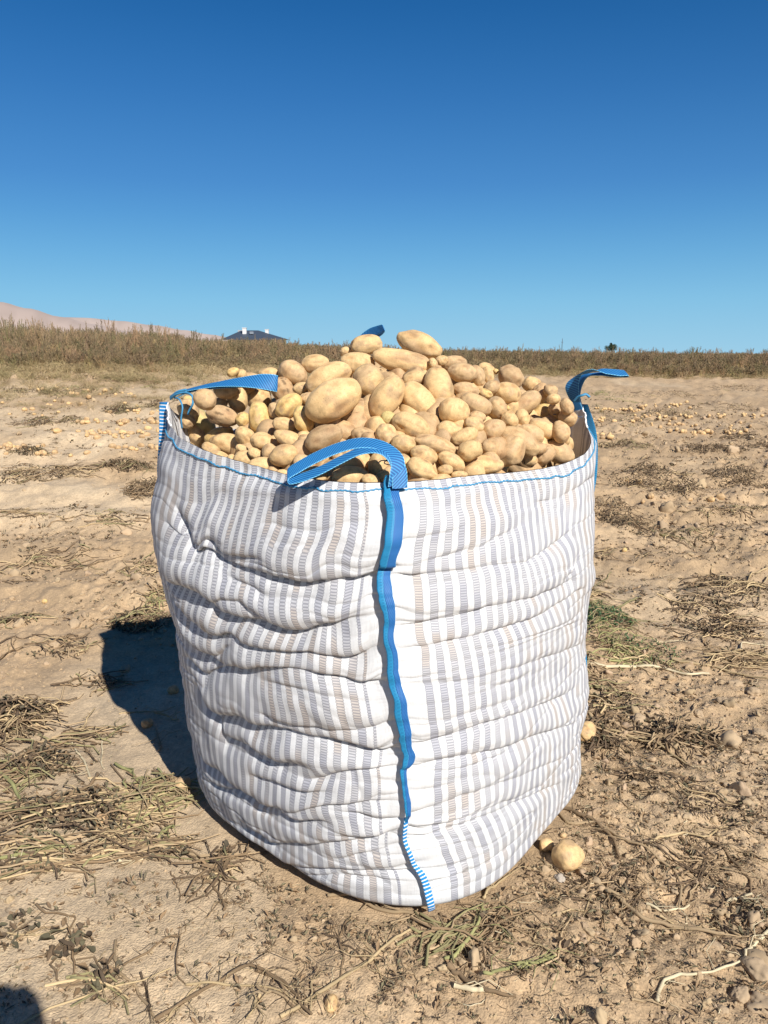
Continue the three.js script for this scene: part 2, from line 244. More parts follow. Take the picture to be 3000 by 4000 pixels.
// ---------------------------------------------------------------- weeds at the field edge (a mass)
const topPx = px => table([[-400, 698], [0, 700], [300, 712], [480, 731], [610, 737], [720, 742], [1000, 753], [1659, 760], [2100, 762]], px);
{
  const variants = [];
  for (let k = 0; k < 9; k++) {
    const r = rng(100 + k), mb = new MB();
    const straw = [0.40 + 0.12 * r(), 0.29 + 0.08 * r(), 0.15 + 0.05 * r()], seed = [[0.17, 0.128, 0.076], [0.23, 0.165, 0.097], [0.145, 0.13, 0.068], [0.28, 0.195, 0.112]][k % 4], green = k % 4 === 2;
    const stems = 3 + (k % 3);
    for (let q = 0; q < stems; q++) {
      const a = r() * 6.28, lean = 0.03 + r() * 0.14, bx = (r() - 0.5) * 0.12, bz = (r() - 0.5) * 0.12, H = 0.75 + r() * 0.25;
      const P = t => V(bx + Math.cos(a) * lean * t * t, H * t, bz + Math.sin(a) * lean * t * t);
      mb.tube([0, 0.33, 0.66, 1].map(P), t => 0.0055 * (1 - 0.7 * t), straw, 3);
      const nb = 7 + Math.floor(r() * 5);
      for (let b = 0; b < nb; b++) {
        const t0 = 0.22 + 0.72 * b / nb, p0 = P(t0), az = r() * 6.28, bl = 0.26 * (1.05 - t0) + 0.06, up = 1.8 + r() * 1.6, dv = V(Math.cos(az), up, Math.sin(az)).normalize();
        const p1 = p0.clone().addScaledVector(dv, bl * 0.5), p2 = p0.clone().addScaledVector(dv, bl).add(V(0, bl * 0.25, 0));
        mb.tube([p0, p1, p2], t => 0.0028 * (1 - 0.6 * t), straw, 3);
        const nl = t0 > 0.45 ? 13 : 6;
        for (let l = 0; l < nl; l++) { const t = 0.25 + 0.75 * l / nl, p = p0.clone().lerp(p2, t); const s = 0.75 + r() * 0.6; const c = t0 > 0.45 ? seed : (green ? [0.17, 0.19, 0.08] : [0.36, 0.27, 0.14]); mb.leaf(p, V(r() - 0.5, 0.7 + r(), r() - 0.5).normalize(), V(r() - 0.5, 0.2, r() - 0.5).normalize(), 0.022 + 0.026 * r(), 0.0035 + 0.003 * r(), c.map(v => v * s), 0.4); }
      }
      for (let l = 0; l < 22; l++) { const p = P(0.72 + 0.3 * l / 22); const s = 0.75 + r() * 0.6; mb.leaf(p, V(r() - 0.5, 0.6 + r(), r() - 0.5).normalize(), V(r() - 0.5, 0.2, r() - 0.5).normalize(), 0.02 + 0.024 * r(), 0.0035 + 0.003 * r(), seed.map(v => v * s), 0.4); }
    }
    variants.push(mb.geo());
  }
  const per = 1150, r = rng(77), M = new THREE.Matrix4(), q = new THREE.Quaternion(), e = new THREE.Euler(), col = new THREE.Color();
  variants.forEach((g, k) => {
    const im = new THREE.InstancedMesh(g, vcol, per); im.name = numbered('weed_field'); im.castShadow = im.receiveShadow = true;
    for (let i = 0; i < per; i++) {
      const al = lerp(-0.75, 0.75, r()), u = r(), D = weedEdge(al) + 0.25 * noise2(al * 40, 3) + (u < 0.72 ? Math.pow(u / 0.72, 1.25) * 7 : 7 + (u - 0.72) / 0.28 * 40), x = al * D, y = macroH(x, -D);
      const px = (al * (cp + 0.2 * sp) * FOC + 1500) / K, d = dirOf(px, topPx(px)), want = EYE + d.y / -d.z * D - y;     // how tall the weeds stand there
      const front = sstep(weedEdge(al), weedEdge(al) + 1.6, D); const hgt = clamp((D > weedEdge(al) + 9 ? Math.min(want, 0.95) * 0.9 : want) * (0.62 + 0.44 * r()) * (0.5 + 0.5 * front), 0.12, 1.4) * (r() < 0.10 ? 1.12 + 0.2 * r() : 1), w = 0.6 + 0.3 * r();
      e.set((r() - 0.5) * 0.2, r() * 6.28, (r() - 0.5) * 0.2 + 0.06); q.setFromEuler(e); M.compose(V(x, y - 0.02, -D), q, V(w, hgt, w)); im.setMatrixAt(i, M);
      const s = 0.8 + 0.4 * r(); im.setColorAt(i, col.setRGB(s * 1.0, s * (0.94 + 0.08 * r()), s * (0.9 + 0.1 * r())));
    }
    tag(im, 'dense band of tall dry brown weeds along the far field edge', 'weeds', null, 'stuff'); scene.add(im);
  });
  // dry grass and straw lying at the foot of the weeds
  const tv = []; for (let k = 0; k < 4; k++) { const r2 = rng(300 + k), mb = new MB(); for (let b = 0; b < 26; b++) { const a = r2() * 6.28, l = 0.16 + 0.26 * r2(), fl = 0.5 + 0.6 * r2(), x = (r2() - 0.5) * 0.2, z = (r2() - 0.5) * 0.2, s = 0.75 + 0.5 * r2(); const c = (k % 2 ? [0.36, 0.29, 0.145] : [0.44, 0.33, 0.18]).map(v => v * s); mb.tube([V(x, 0, z), V(x + Math.cos(a) * l * 0.4, l * 0.55, z + Math.sin(a) * l * 0.4), V(x + Math.cos(a) * l, l * (0.95 - fl * 0.7), z + Math.sin(a) * l)], t => 0.0032 * (1 - 0.7 * t), c, 3); } tv.push(mb.geo()); }
  tv.forEach((g, k) => {
    const n = 650, im = new THREE.InstancedMesh(g, vcol, n); im.name = numbered('dry_grass'); im.castShadow = im.receiveShadow = true;
    for (let i = 0; i < n; i++) {
      const al = lerp(-0.72, 0.72, r()), E = weedEdge(al), t = Math.pow(r(), 1.6), left = sstep(0.1, -0.2, al), D = E + 0.8 - t * (1.2 + 3.2 * left) , x = al * D, y = groundH(x, -D), s = (0.5 + 0.7 * r()) * (1 - 0.45 * t);
      e.set((r() - 0.5) * 0.5, r() * 6.28, (r() - 0.5) * 0.5); q.setFromEuler(e); M.compose(V(x, y - 0.01, -D), q, V(s, s * (0.5 + 0.5 * (1 - t)), s)); im.setMatrixAt(i, M); const cs = 0.8 + 0.35 * r(); im.setColorAt(i, col.setRGB(cs, cs, cs));
    }
    tag(im, 'pale dry grass at the foot of the weeds', 'grass', null, 'stuff'); scene.add(im);
  });
}
console.log('weeds');
// ---------------------------------------------------------------- the bulk bag
const PROF = {
  left: [[0, .655], [.05, .675], [.17, .685], [.38, .712], [.62, .724], [.8, .752], [1.0, .764], [1.16, .737], [1.3, .70], [1.38, .69]],
  right: [[0, .645], [.05, .672], [.24, .672], [.45, .68], [.57, .674], [.75, .692], [.91, .70], [1.02, .688], [1.22, .69], [1.3, .662], [1.38, .635]],
  front: [[0, .70], [.05, .722], [.3, .73], [.6, .728], [.9, .72], [1.08, .695], [1.15, .665], [1.2, .625], [1.4, .6]],
  rear: [[0, .66], [.1, .70], [.6, .73], [1.0, .74], [1.2, .70], [1.4, .66]],
};
const TWISTS = [[0, 6.8], [.11, 6.1], [.35, 2.8], [.54, 2.9], [.71, 2.0], [.89, .8], [1.02, .9], [1.17, 2.0]];
const TWIST = h => table(TWISTS, h) * Math.PI / 180;
const SQ = h => table([[0, .125], [.25, .10], [.95, .09], [1.2, .14]], h);
const CX = h => lerp(0.035, 0.0, clamp(h / 1.0));
function bagR(phi, h) {                                   // phi 0 = front corner, + to the right
  const P = ['front', 'right', 'rear', 'left'], q = ((phi / (Math.PI / 2)) % 4 + 4) % 4, i = Math.floor(q), t = q - i, w = t * t * (3 - 2 * t);
  let R = lerp(table(PROF[P[i]], h), table(PROF[P[(i + 1) % 4]], h), w);
  if (h < 0.07) { const k = 1 - h / 0.07; R *= 1 - 0.11 * (1 - Math.sqrt(Math.max(0, 1 - k * k))); }
  return R * (1 - SQ(h) * (1 - Math.cos(4 * phi)) / 2);
}
const rimH = phi => {                                     // the hem is pulled up at the side and rear corners
  const d = a => { let x = Math.abs(phi - a) % (2 * Math.PI); return Math.min(x, 2 * Math.PI - x) * 180 / Math.PI; };
  const bump = (a, w) => Math.exp(-Math.pow(d(a) / w, 1.35));
  return 1.19 + 0.17 * Math.exp(-d(-Math.PI / 2) / 24) + 0.165 * bump(Math.PI / 2, 13) + 0.12 * bump(Math.PI, 22) + 0.005 * Math.sin(phi * 5);
};
function bagAt(phi, h, out = 0) { const R = bagR(phi, h) + out, a = phi + TWIST(h); return V(CX(h) + R * Math.sin(a), h, -(BAG.fwd - R * Math.cos(a))); }
function hitBag(px, py) {                                 // ray against the smooth bag -> [phi, h]
  const d = dirOf(px, py); let best = null, bd = 1e9;
  for (let s = 1.3; s < 3.2; s += 0.004) {
    const x = d.x * s, y = EYE + d.y * s, z = d.z * s; if (y < 0) break;
    const dx = x - CX(y), dz = z + BAG.fwd, a = Math.atan2(dx, dz) - TWIST(y), e = Math.hypot(dx, dz) - bagR(a, y);
    if (e < bd) { bd = e; best = [a, y]; } if (e <= 0) break;
  }
  return best;
}
// creases traced on the photograph: [depth, width, sag, points]
const CREASES = [
  [.020, .030, .8, [[378, 1070], [388, 1089], [416, 1117], [452, 1135], [484, 1153], [516, 1165], [560, 1172]]],
  [.040, .045, 1, [[350, 1118], [362, 1127], [390, 1147], [416, 1161], [444, 1175], [474, 1189], [524, 1211], [564, 1219], [604, 1225], [636, 1231], [700, 1238], [760, 1233], [815, 1222], [850, 1218]]],
  [.034, .040, 1, [[348, 1224], [356, 1231], [390, 1245], [416, 1261], [444, 1275], [476, 1297], [504, 1309], [570, 1321], [614, 1335], [660, 1338], [720, 1330], [770, 1322]]],
  [.012, .022, .6, [[444, 1263], [476, 1257], [514, 1265], [534, 1283], [570, 1303]]],
  [.026, .032, 1, [[360, 1278], [390, 1301], [410, 1319], [442, 1343], [484, 1351], [520, 1371], [564, 1383], [636, 1393], [720, 1398], [815, 1390]]],
  [.022, .030, .9, [[380, 1332], [404, 1359], [428, 1377], [464, 1383], [496, 1381]]],
  [.030, .034, 1, [[385, 1345], [404, 1361], [444, 1399], [474, 1415], [494, 1429], [524, 1433], [584, 1437], [636, 1441], [760, 1455], [845, 1472]]],
  [.016, .024, .8, [[400, 1420], [424, 1435], [444, 1445], [474, 1439], [510, 1430]]],
  [.030, .034, 1, [[425, 1488], [444, 1505], [472, 1528], [505, 1535], [542, 1547], [589, 1558], [635, 1575], [670, 1589], [719, 1593], [779, 1602], [863, 1616]]],
  [.018, .024, .8, [[560, 1512], [589, 1526], [624, 1544], [670, 1556], [719, 1556], [800, 1550], [850, 1548]]],
  [.024, .032, .9, [[440, 1530], [465, 1551], [481, 1582], [509, 1596], [533, 1610], [565, 1624], [600, 1640], [660, 1650]]],
  [.016, .022, .8, [[540, 1662], [565, 1673], [624, 1691], [654, 1701], [700, 1705]]],
  [.026, .030, 1, [[435, 1635], [458, 1652], [491, 1670], [533, 1698], [565, 1726], [612, 1754], [640, 1764], [700, 1770]]],
  [.020, .026, .9, [[455, 1690], [472, 1698], [509, 1703], [542, 1722], [556, 1736], [590, 1748]]],
  [.014, .020, .7, [[560, 1716], [584, 1726], [635, 1733], [719, 1736], [800, 1730], [860, 1728]]],
  [.018, .022, .8, [[530, 1775], [549, 1787], [589, 1815], [631, 1820], [719, 1820], [800, 1812], [868, 1796]]],
  [.018, .020, .8, [[500, 1785], [514, 1796], [542, 1815], [577, 1843], [624, 1864], [663, 1871], [719, 1876], [830, 1880], [900, 1884]]],
  [.010, .014, .6, [[560, 1850], [577, 1860], [624, 1880], [670, 1890], [719, 1889], [800, 1898], [880, 1905]]],
  [.018, .024, .8, [[650, 1672], [719, 1668], [759, 1666], [819, 1658], [868, 1652]]],
  [.010, .016, .6, [[719, 1750], [779, 1756], [831, 1766], [866, 1766]]],
  [.012, .016, .6, [[719, 1796], [779, 1802], [862, 1792]]],
  [.010, .014, .6, [[719, 1850], [779, 1844], [866, 1822]]],
  [.010, .020, .5, [[470, 1215], [520, 1240], [580, 1262], [650, 1270], [740, 1278]]],
  [.010, .020, .5, [[560, 1460], [640, 1480], [740, 1496], [830, 1505]]],
  [.012, .030, .4, [[560, 1110], [640, 1120], [720, 1128], [800, 1108]]],
  // right of the strap
  [.020, .028, .8, [[1285, 1030], [1265, 1040], [1243, 1056], [1215, 1072], [1191, 1080], [1150, 1086]]],
  [.026, .032, 1, [[1240, 1150], [1217, 1164], [1199, 1180], [1175, 1194], [1143, 1212], [1111, 1216], [1051, 1222], [980, 1232], [900, 1240], [868, 1238]]],
  [.014, .022, .7, [[1135, 1128], [1111, 1140], [1071, 1156], [1051, 1170], [1000, 1186], [920, 1200], [866, 1212]]],
  [.024, .030, 1, [[1245, 1246], [1217, 1260], [1195, 1272], [1151, 1288], [1101, 1300], [1051, 1310], [960, 1335], [880, 1352]]],
  [.014, .022, .6, [[1260, 1130], [1239, 1144], [1223, 1158], [1209, 1172]]],
  [.018, .024, .8, [[1262, 1268], [1249, 1274], [1231, 1292], [1207, 1306], [1179, 1326], [1130, 1345], [1060, 1365], [980, 1385], [890, 1400]]],
  [.016, .024, .7, [[1262, 1200], [1247, 1214], [1241, 1228], [1219, 1240]]],
  [.016, .024, .8, [[1255, 1390], [1180, 1420], [1080, 1450], [960, 1476], [885, 1482]]],
  [.014, .022, .7, [[1255, 1340], [1200, 1362], [1130, 1390], [1060, 1412], [990, 1425]]],
  [.022, .026, .9, [[1240, 1492], [1150, 1530], [1051, 1558], [999, 1576], [939, 1592], [895, 1604]]],
  [.022, .026, .9, [[1245, 1555], [1150, 1595], [1051, 1624], [999, 1634], [939, 1644], [890, 1652]]],
  [.012, .016, .7, [[1130, 1620], [1051, 1646], [1000, 1660], [959, 1666], [887, 1667]]],
  [.018, .020, .8, [[1215, 1690], [1130, 1735], [1051, 1768], [979, 1788], [919, 1808], [880, 1814]]],
  [.012, .016, .7, [[1180, 1690], [1100, 1730], [1009, 1760], [939, 1778], [909, 1786], [878, 1782]]],
  [.012, .018, .7, [[1225, 1630], [1100, 1688], [999, 1718], [929, 1742], [876, 1754]]],
  [.010, .014, .6, [[1130, 1810], [1050, 1866], [980, 1895], [930, 1905]]],
  [.008, .014, .5, [[1150, 1450], [1080, 1480], [1000, 1500], [900, 1520]]],
  [.010, .014, .5, [[1120, 1500], [1050, 1520], [960, 1545], [890, 1560]]],
].map(([A, w, sag, pts]) => { const q = pts.map(p => hitBag(...p)).sort((a, b) => a[0] - b[0]); return { A: A * (A > 0.033 ? 1.55 : A > 0.017 ? 1.3 : 1.1), w: w * (A > 0.017 ? 1.2 : 1), sag, q }; });
{ // smaller puckers, most of them gathered at the seams
  const r = rng(9);
  for (let k = 0; k < 95; k++) {
    const seam = r() < 0.7, len = seam ? 0.12 + 0.3 * r() : 0.15 + 0.4 * r(), c = seam ? (r() < 0.5 ? len / 2 : -len / 2) + (r() < 0.3 ? Math.PI / 2 * (r() < 0.5 ? 1 : -1) : 0) : lerp(-1.6, 1.6, r()), h0 = 0.06 + Math.pow(r(), 1.3) * 1.0, tilt = lerp(-0.10, 0.10, r()) + (c < 0 ? 0.10 : -0.06) * (c < 0 ? -1 : 1) * -0.6;
    const q = []; for (let i = 0; i <= 6; i++) { const t = i / 6 - 0.5; q.push([c + t * len, h0 + t * len * tilt + 0.006 * noise2(k * 7.3, i * 0.9)]); }
    CREASES.push({ A: 0.0022 + 0.006 * r() * r() + (seam ? 0.002 : 0), w: 0.007 + 0.014 * r(), sag: 0.6, q });
  }
  for (let k = 0; k < 40; k++) { const len = 0.4 + 0.6 * r(), c = lerp(1.7, 4.6, r()), h0 = 0.06 + r() * 1.05, q = []; for (let i = 0; i <= 6; i++) { const t = i / 6 - 0.5; q.push([c + t * len, h0 + 0.03 * noise2(k * 3.3, i * 0.7)]); } CREASES.push({ A: 0.008 + 0.022 * r(), w: 0.02 + 0.02 * r(), sag: 0.9, q }); }
}
for (const c of CREASES) { c.a0 = c.q[0][0]; c.a1 = c.q[c.q.length - 1][0]; }
function bagPoint(phi, h, hr) {                            // the creased fabric
  let inn = 0, dy = 0, side = 0;
  for (const c of CREASES) {
    let a = phi; if (a > Math.PI && c.a0 < 0) a -= 2 * Math.PI; if (a < c.a0 - 0.06 || a > c.a1 + 0.06) continue;
    const q = c.q; let i = 1; while (i < q.length - 1 && a > q[i][0]) i++;
    const t = clamp((a - q[i - 1][0]) / Math.max(1e-4, q[i][0] - q[i - 1][0])), hc = lerp(q[i - 1][1], q[i][1], t), s = h - hc; if (s > 0.22 || s < -0.22) continue;
    const f = sstep(c.a0 - 0.06, c.a0 + 0.10, a) * sstep(c.a1 + 0.06, c.a1 - 0.10, a), A = c.A * f * (0.8 + 0.35 * noise2(a * 9 + c.A * 900, hc * 3)) * (1 + 0.15 * sstep(-0.5, -1.0, a) - 0.38 * sstep(-0.05, 0.15, a));
    const e = s > 0 ? Math.exp(-s / (c.w * 0.5)) : Math.exp(s / (c.w * 0.8));
    inn += A * e; if (s > 0) { const k = s / (c.w * 0.9); dy += c.sag * A * 1.25 * k * Math.exp(1 - k) * 0.75; inn -= 0.2 * A * Math.exp(-Math.pow((s - c.w) / (c.w * 0.8), 2)); } else inn -= 0.1 * A * Math.exp(-Math.pow((s + c.w * 1.6) / c.w, 2));
    side += A * e * noise2(c.w * 700 + hc * 5, a * 2.5) * 1.1;
  }
  const top = sstep(hr - 0.01, hr - 0.10, h), low = sstep(0, 0.1, h);
  inn = 0.095 * Math.tanh(inn / 0.095) * low * (0.35 + 0.65 * top);
  const xw = phi * 0.7;
  inn += low * (0.010 * noise2(xw * 2.2 + 4, h * 3.4) + 0.0028 * (noise2(xw * 3, h * 15 + 5)) + 0.0013 * noise2(xw * 8 + 2, h * 44) + 0.0007 * noise2(xw * 38, h * 26 + 3));
  { const wx = xw + 0.05 * noise2(xw * 4, h * 9), n1 = Math.abs(noise2(wx * 2.1 + 9, h * 11 + 0.8 * xw * Math.sign(xw))), n2 = Math.abs(noise2(wx * 3.4 + 30, h * 21 - 0.9 * xw)); inn += low * top * (0.009 * Math.pow(1 - n1, 9) * (0.5 + 0.5 * noise2(xw * 2 + 3, h * 4)) + 0.006 * Math.pow(1 - n2, 9) * (0.5 + 0.5 * noise2(xw * 3 + 7, h * 5 + 2))); inn -= low * top * 0.005 * Math.max(0, noise2(xw * 11 + 5, h * 11)); }
  inn -= 0.006 * (1 - top) * noise2(xw * 9, 3) + 0.004 * (1 - top) * noise2(xw * 26, 5);
  side += 0.015 * noise2(xw * 2.5 + 8, h * 8) + 0.006 * noise2(xw * 4 + 1, h * 22) + 0.022 * sstep(0.7, 1.3, phi) * noise2(3.3, h * 11 + xw * 1.5);
  inn += 0.014 * sstep(0.8, 1.3, phi) * sstep(2.4, 1.8, phi) * noise2(xw * 0.8 + 20, h * 9 + xw * 2) * low * top;
  const a = phi + TWIST(h) + side / 0.7 * low, R = bagR(phi, h) - inn, y = Math.max(0.004, h - dy * top * low);
  return V(CX(h) + R * Math.sin(a), y, -(BAG.fwd - R * Math.cos(a)));
}
const LEN = 1.0, HGT = 1.36;
const fabricTex = dataTex(1536, 2048, (x, y) => {
  const s = x / 1536 * LEN, v = y / 2048 * HGT, first = 0.072, per = 0.0348; let col = 205 + 5 * noise2(s * 400, v * 60) + 4 * noise2(s * 60, v * 420) + 3 * noise2(s * 9, v * 9);
  let rgb = [col, col + 0.5, col + 1];
  if (s > first - per / 2 && s < LEN - 0.06) {
    const k = Math.round((s - first) / per), dx = s - first - k * per + 0.0006 * noise2(k * 5, v * 30), hw = 0.0093, ph = v / 0.0053 + 3 * noise2(k * 9.1, v * 2.2), zig = 0.0009 * (Math.abs((ph % 1 + 1) % 1 - 0.5) * 4 - 1);
    const ad = Math.abs(dx + (dx > 0 ? -zig : zig));
    if (ad < hw) {
      const n = noise2(k * 1.7 + 3, v * 9) + 0.5 * noise2(k * 3.1, v * 26), beige = sstep(0.2, 0.6, n), grey = sstep(-0.1, -0.6, n), rung = sstep(0.30, 0.2, Math.abs((ph % 1 + 1) % 1 - 0.5)), edge = sstep(hw - 0.0022, hw - 0.0008, ad);
      const base = [lerp(lerp(184, 188, beige), 170, grey), lerp(lerp(184, 179, beige), 171, grey), lerp(lerp(188, 172, beige), 179, grey)], dk = [108, 109, 116], m = Math.max(edge * 0.62, rung * 0.52);
      rgb = base.map((b, i) => lerp(b, dk[i], m));
    }
  }
  return rgb;
}, true, false);
const weaveBump = dataTex(256, 256, (x, y) => { const n = 128 + 50 * Math.sin(x / 256 * 6.2832 * 32) * Math.sin(y / 256 * 6.2832 * 32) + 40 * tnoise(x / 8, y / 8, 32, 3); return [n, n, n]; }, false);
weaveBump.repeat.set(16, 22);
const fabricMat = new THREE.MeshPhysicalMaterial({ map: fabricTex, bumpMap: weaveBump, bumpScale: 0.0006, roughness: 0.72, side: THREE.DoubleSide, sheen: 0.15, sheenRoughness: 0.6 });
const bag = group('bulk_bag', V(0, 0, -BAG.fwd)); tag(bag, 'large white bulk bag with dark ladder-weave stripes, blue straps, heaped with potatoes', 'bulk bag');
const toBag = p => p.clone().sub(bag.position);
const RINGS = {};
{
  const labels = ['striped front panel with fine shallow creases', 'rear panel', 'rear panel', 'striped front panel with deep sagging folds'];
  for (let f = 0; f < 4; f++) {
    const front = f === 0 || f === 3, a0 = f * Math.PI / 2, nu = front ? 270 : 90, nv = front ? 400 : 150, p = [], uv = [], idx = [], inner = 12, row = nv + 1 + inner;
    for (let i = 0; i <= nu; i++) {
      const phi = a0 + i / nu * Math.PI / 2, ph = phi > Math.PI * 1.25 ? phi - 2 * Math.PI : phi, hr = rimH(ph);
      let top; for (let j = 0; j <= nv; j++) { const q = bagPoint(ph, j / nv * hr, hr); top = q; p.push(q.x, q.y, q.z + BAG.fwd); uv.push(i / nu, Math.min(1, j / nv * hr / HGT)); }
      const c = V(CX(1), 0, -BAG.fwd), inw = V(c.x - top.x, 0, c.z - top.z).normalize();
      for (let j = 1; j <= inner; j++) { const d = j / inner, off = 0.006 * Math.min(1, j / 2) + 0.02 * d * d, y = top.y + (j === 1 ? 0.003 : 0) - 0.24 * d; p.push(top.x + inw.x * off, y, top.z + inw.z * off + BAG.fwd); uv.push(i / nu, Math.max(0, (hr - 0.24 * d) / HGT)); }
    }
    for (let i = 0; i < nu; i++) for (let j = 0; j < row - 1; j++) { const a = i * row + j, b = a + row; idx.push(a, b, b + 1, a, b + 1, a + 1); }
    const g = new THREE.BufferGeometry(); g.setAttribute('position', new THREE.Float32BufferAttribute(p, 3)); g.setAttribute('uv', new THREE.Float32BufferAttribute(uv, 2)); g.setIndex(idx); g.computeVertexNormals();
    const m = mesh('fabric_panel', g, fabricMat, bag); m.userData.label = labels[f];
  }
  // base sheet
  const mb = new MB(); const c0 = mb.v(0.03, 0.006, 0); const ring = []; for (let i = 0; i < 120; i++) { const q = bagPoint(i / 120 * 6.2832 > Math.PI * 1.25 ? i / 120 * 6.2832 - 6.2832 : i / 120 * 6.2832, 0.001, 1.2); ring.push(mb.v(q.x, 0.006, q.z + BAG.fwd)); } for (let i = 0; i < 120; i++) mb.tri(c0, ring[i], ring[(i + 1) % 120]);
  mesh('base_sheet', mb.geo(), mat({ color: 0xe4e4e6, side: THREE.DoubleSide }), bag);
}
console.log('bag');
// straps, loops, stitching
const webTex = dataTex(128, 128, (x, y) => { const q = (x + y) % 32, w = (x - y + 256) % 16, dot = q < 14 && w < 11 ? 1 : 0, n = (hash3(x, y, 3) - 0.5) * 22, e = x < 4 || x > 123 ? 70 : 0; return [16 + dot * 46 + n * 0.5 + e, 82 + dot * 66 + n + e, 142 + dot * 58 + n + e * 0.7]; });
const backTex = dataTex(128, 128, (x, y) => { const q = (x + y) % 32, w = (x - y + 256) % 16, dot = q < 8 && w < 7 ? 1 : 0, n = (hash3(x, y, 6) - 0.5) * 20, e = x < 4 || x > 123 ? 60 : 0; return [14 + dot * 56 + n * 0.5 + e, 80 + dot * 80 + n + e, 144 + dot * 70 + n + e * 0.7]; });
const stitchTex = dataTex(128, 128, (x, y) => { const q = ((y + 5 * Math.sin(x * 0.07) + x * 0.22) % 16 + 16) % 16, l = q < 9 ? 1 : 0, n = (hash3(x, y, 9) - 0.5) * 26; return [l ? 34 + n : 8, l ? 150 + n : 66, l ? 196 + n : 120]; });
const whipTex = dataTex(64, 128, (x, y) => { const q = (y + x * 0.15) % 32, l = q < 20 ? 1 : 0, n = (hash3(x, y, 2) - 0.5) * 20; return l ? [30 + n, 132 + n, 200 + n] : [226 + n, 230 + n, 236 + n]; });
const webMat = mat({ map: webTex, bumpMap: webTex, bumpScale: 0.0008, roughness: 0.62, side: THREE.DoubleSide });
const backMat = mat({ map: backTex, bumpMap: backTex, bumpScale: 0.0008, roughness: 0.65, side: THREE.DoubleSide });
const stitchMat = mat({ map: stitchTex, bumpMap: stitchTex, bumpScale: 0.0015, roughness: 0.55, side: THREE.DoubleSide });
const whipMat = mat({ map: whipTex, bumpMap: whipTex, bumpScale: 0.001, roughness: 0.6, side: THREE.DoubleSide });
const cordMat = mat({ color: new THREE.Color().setRGB(0.05, 0.25, 0.45), roughness: 0.6 }), darkCord = mat({ color: new THREE.Color().setRGB(0.03, 0.07, 0.16), roughness: 0.7 }), whiteCord = mat({ color: new THREE.Color().setRGB(0.8, 0.8, 0.8), roughness: 0.8 });
function ribbon(rows, th = 0.0022, vs = 0.03) {           // rows: [centre, side unit vector, width]
  const mb = new MB(true), N = rows.length, cross = 6; let len = 0; const R = [];
  for (let k = 0; k < N; k++) {
    const [c, s, w] = rows[k], T = V(0, 0, 0).subVectors(rows[Math.min(N - 1, k + 1)][0], rows[Math.max(0, k - 1)][0]).normalize(), n = V(0, 0, 0).crossVectors(T, s).normalize(); if (k) len += c.distanceTo(rows[k - 1][0]);
    const r = []; for (const sd of [1, -1]) for (let i = 0; i <= cross; i++) { const u = i / cross, q = c.clone().addScaledVector(s, (u - 0.5) * w * sd).addScaledVector(n, sd * th * (i === 0 || i === cross ? 0.35 : 0.5)); r.push(mb.v(q.x, q.y, q.z, null, sd > 0 ? u : 1 - u, len / vs)); } R.push(r);
  }
  const M = R[0].length; for (let k = 0; k < N - 1; k++) for (let i = 0; i < M; i++) { const a = R[k][i], b = R[k][(i + 1) % M], c = R[k + 1][i], d = R[k + 1][(i + 1) % M]; mb.tri(a, b, d); mb.tri(a, d, c); }
  for (const k of [0, N - 1]) for (let i = 1; i < M - 1; i++) mb.tri(R[k][0], R[k][i], R[k][i + 1]);
  return mb.geo();
}
function smoothRows(keys, n) {                            // keys: [point, side, width]
  const cv = new THREE.CatmullRomCurve3(keys.map(k => k[0]), false, 'centripetal'), out = [];
  for (let i = 0; i <= n; i++) { const t = i / n, f = t * (keys.length - 1), a = Math.min(keys.length - 2, Math.floor(f)), u = f - a; out.push([cv.getPoint(t), keys[a][1].clone().lerp(keys[a + 1][1], u).normalize(), lerp(keys[a][2], keys[a + 1][2], u)]); }
  return out;
}
function onBag(px, py, out) { const [a, h] = hitBag(px, py), q = bagPoint(a, h, rimH(a)), c = V(q.x - CX(h), 0, q.z + BAG.fwd).normalize(); return q.addScaledVector(c, out); }
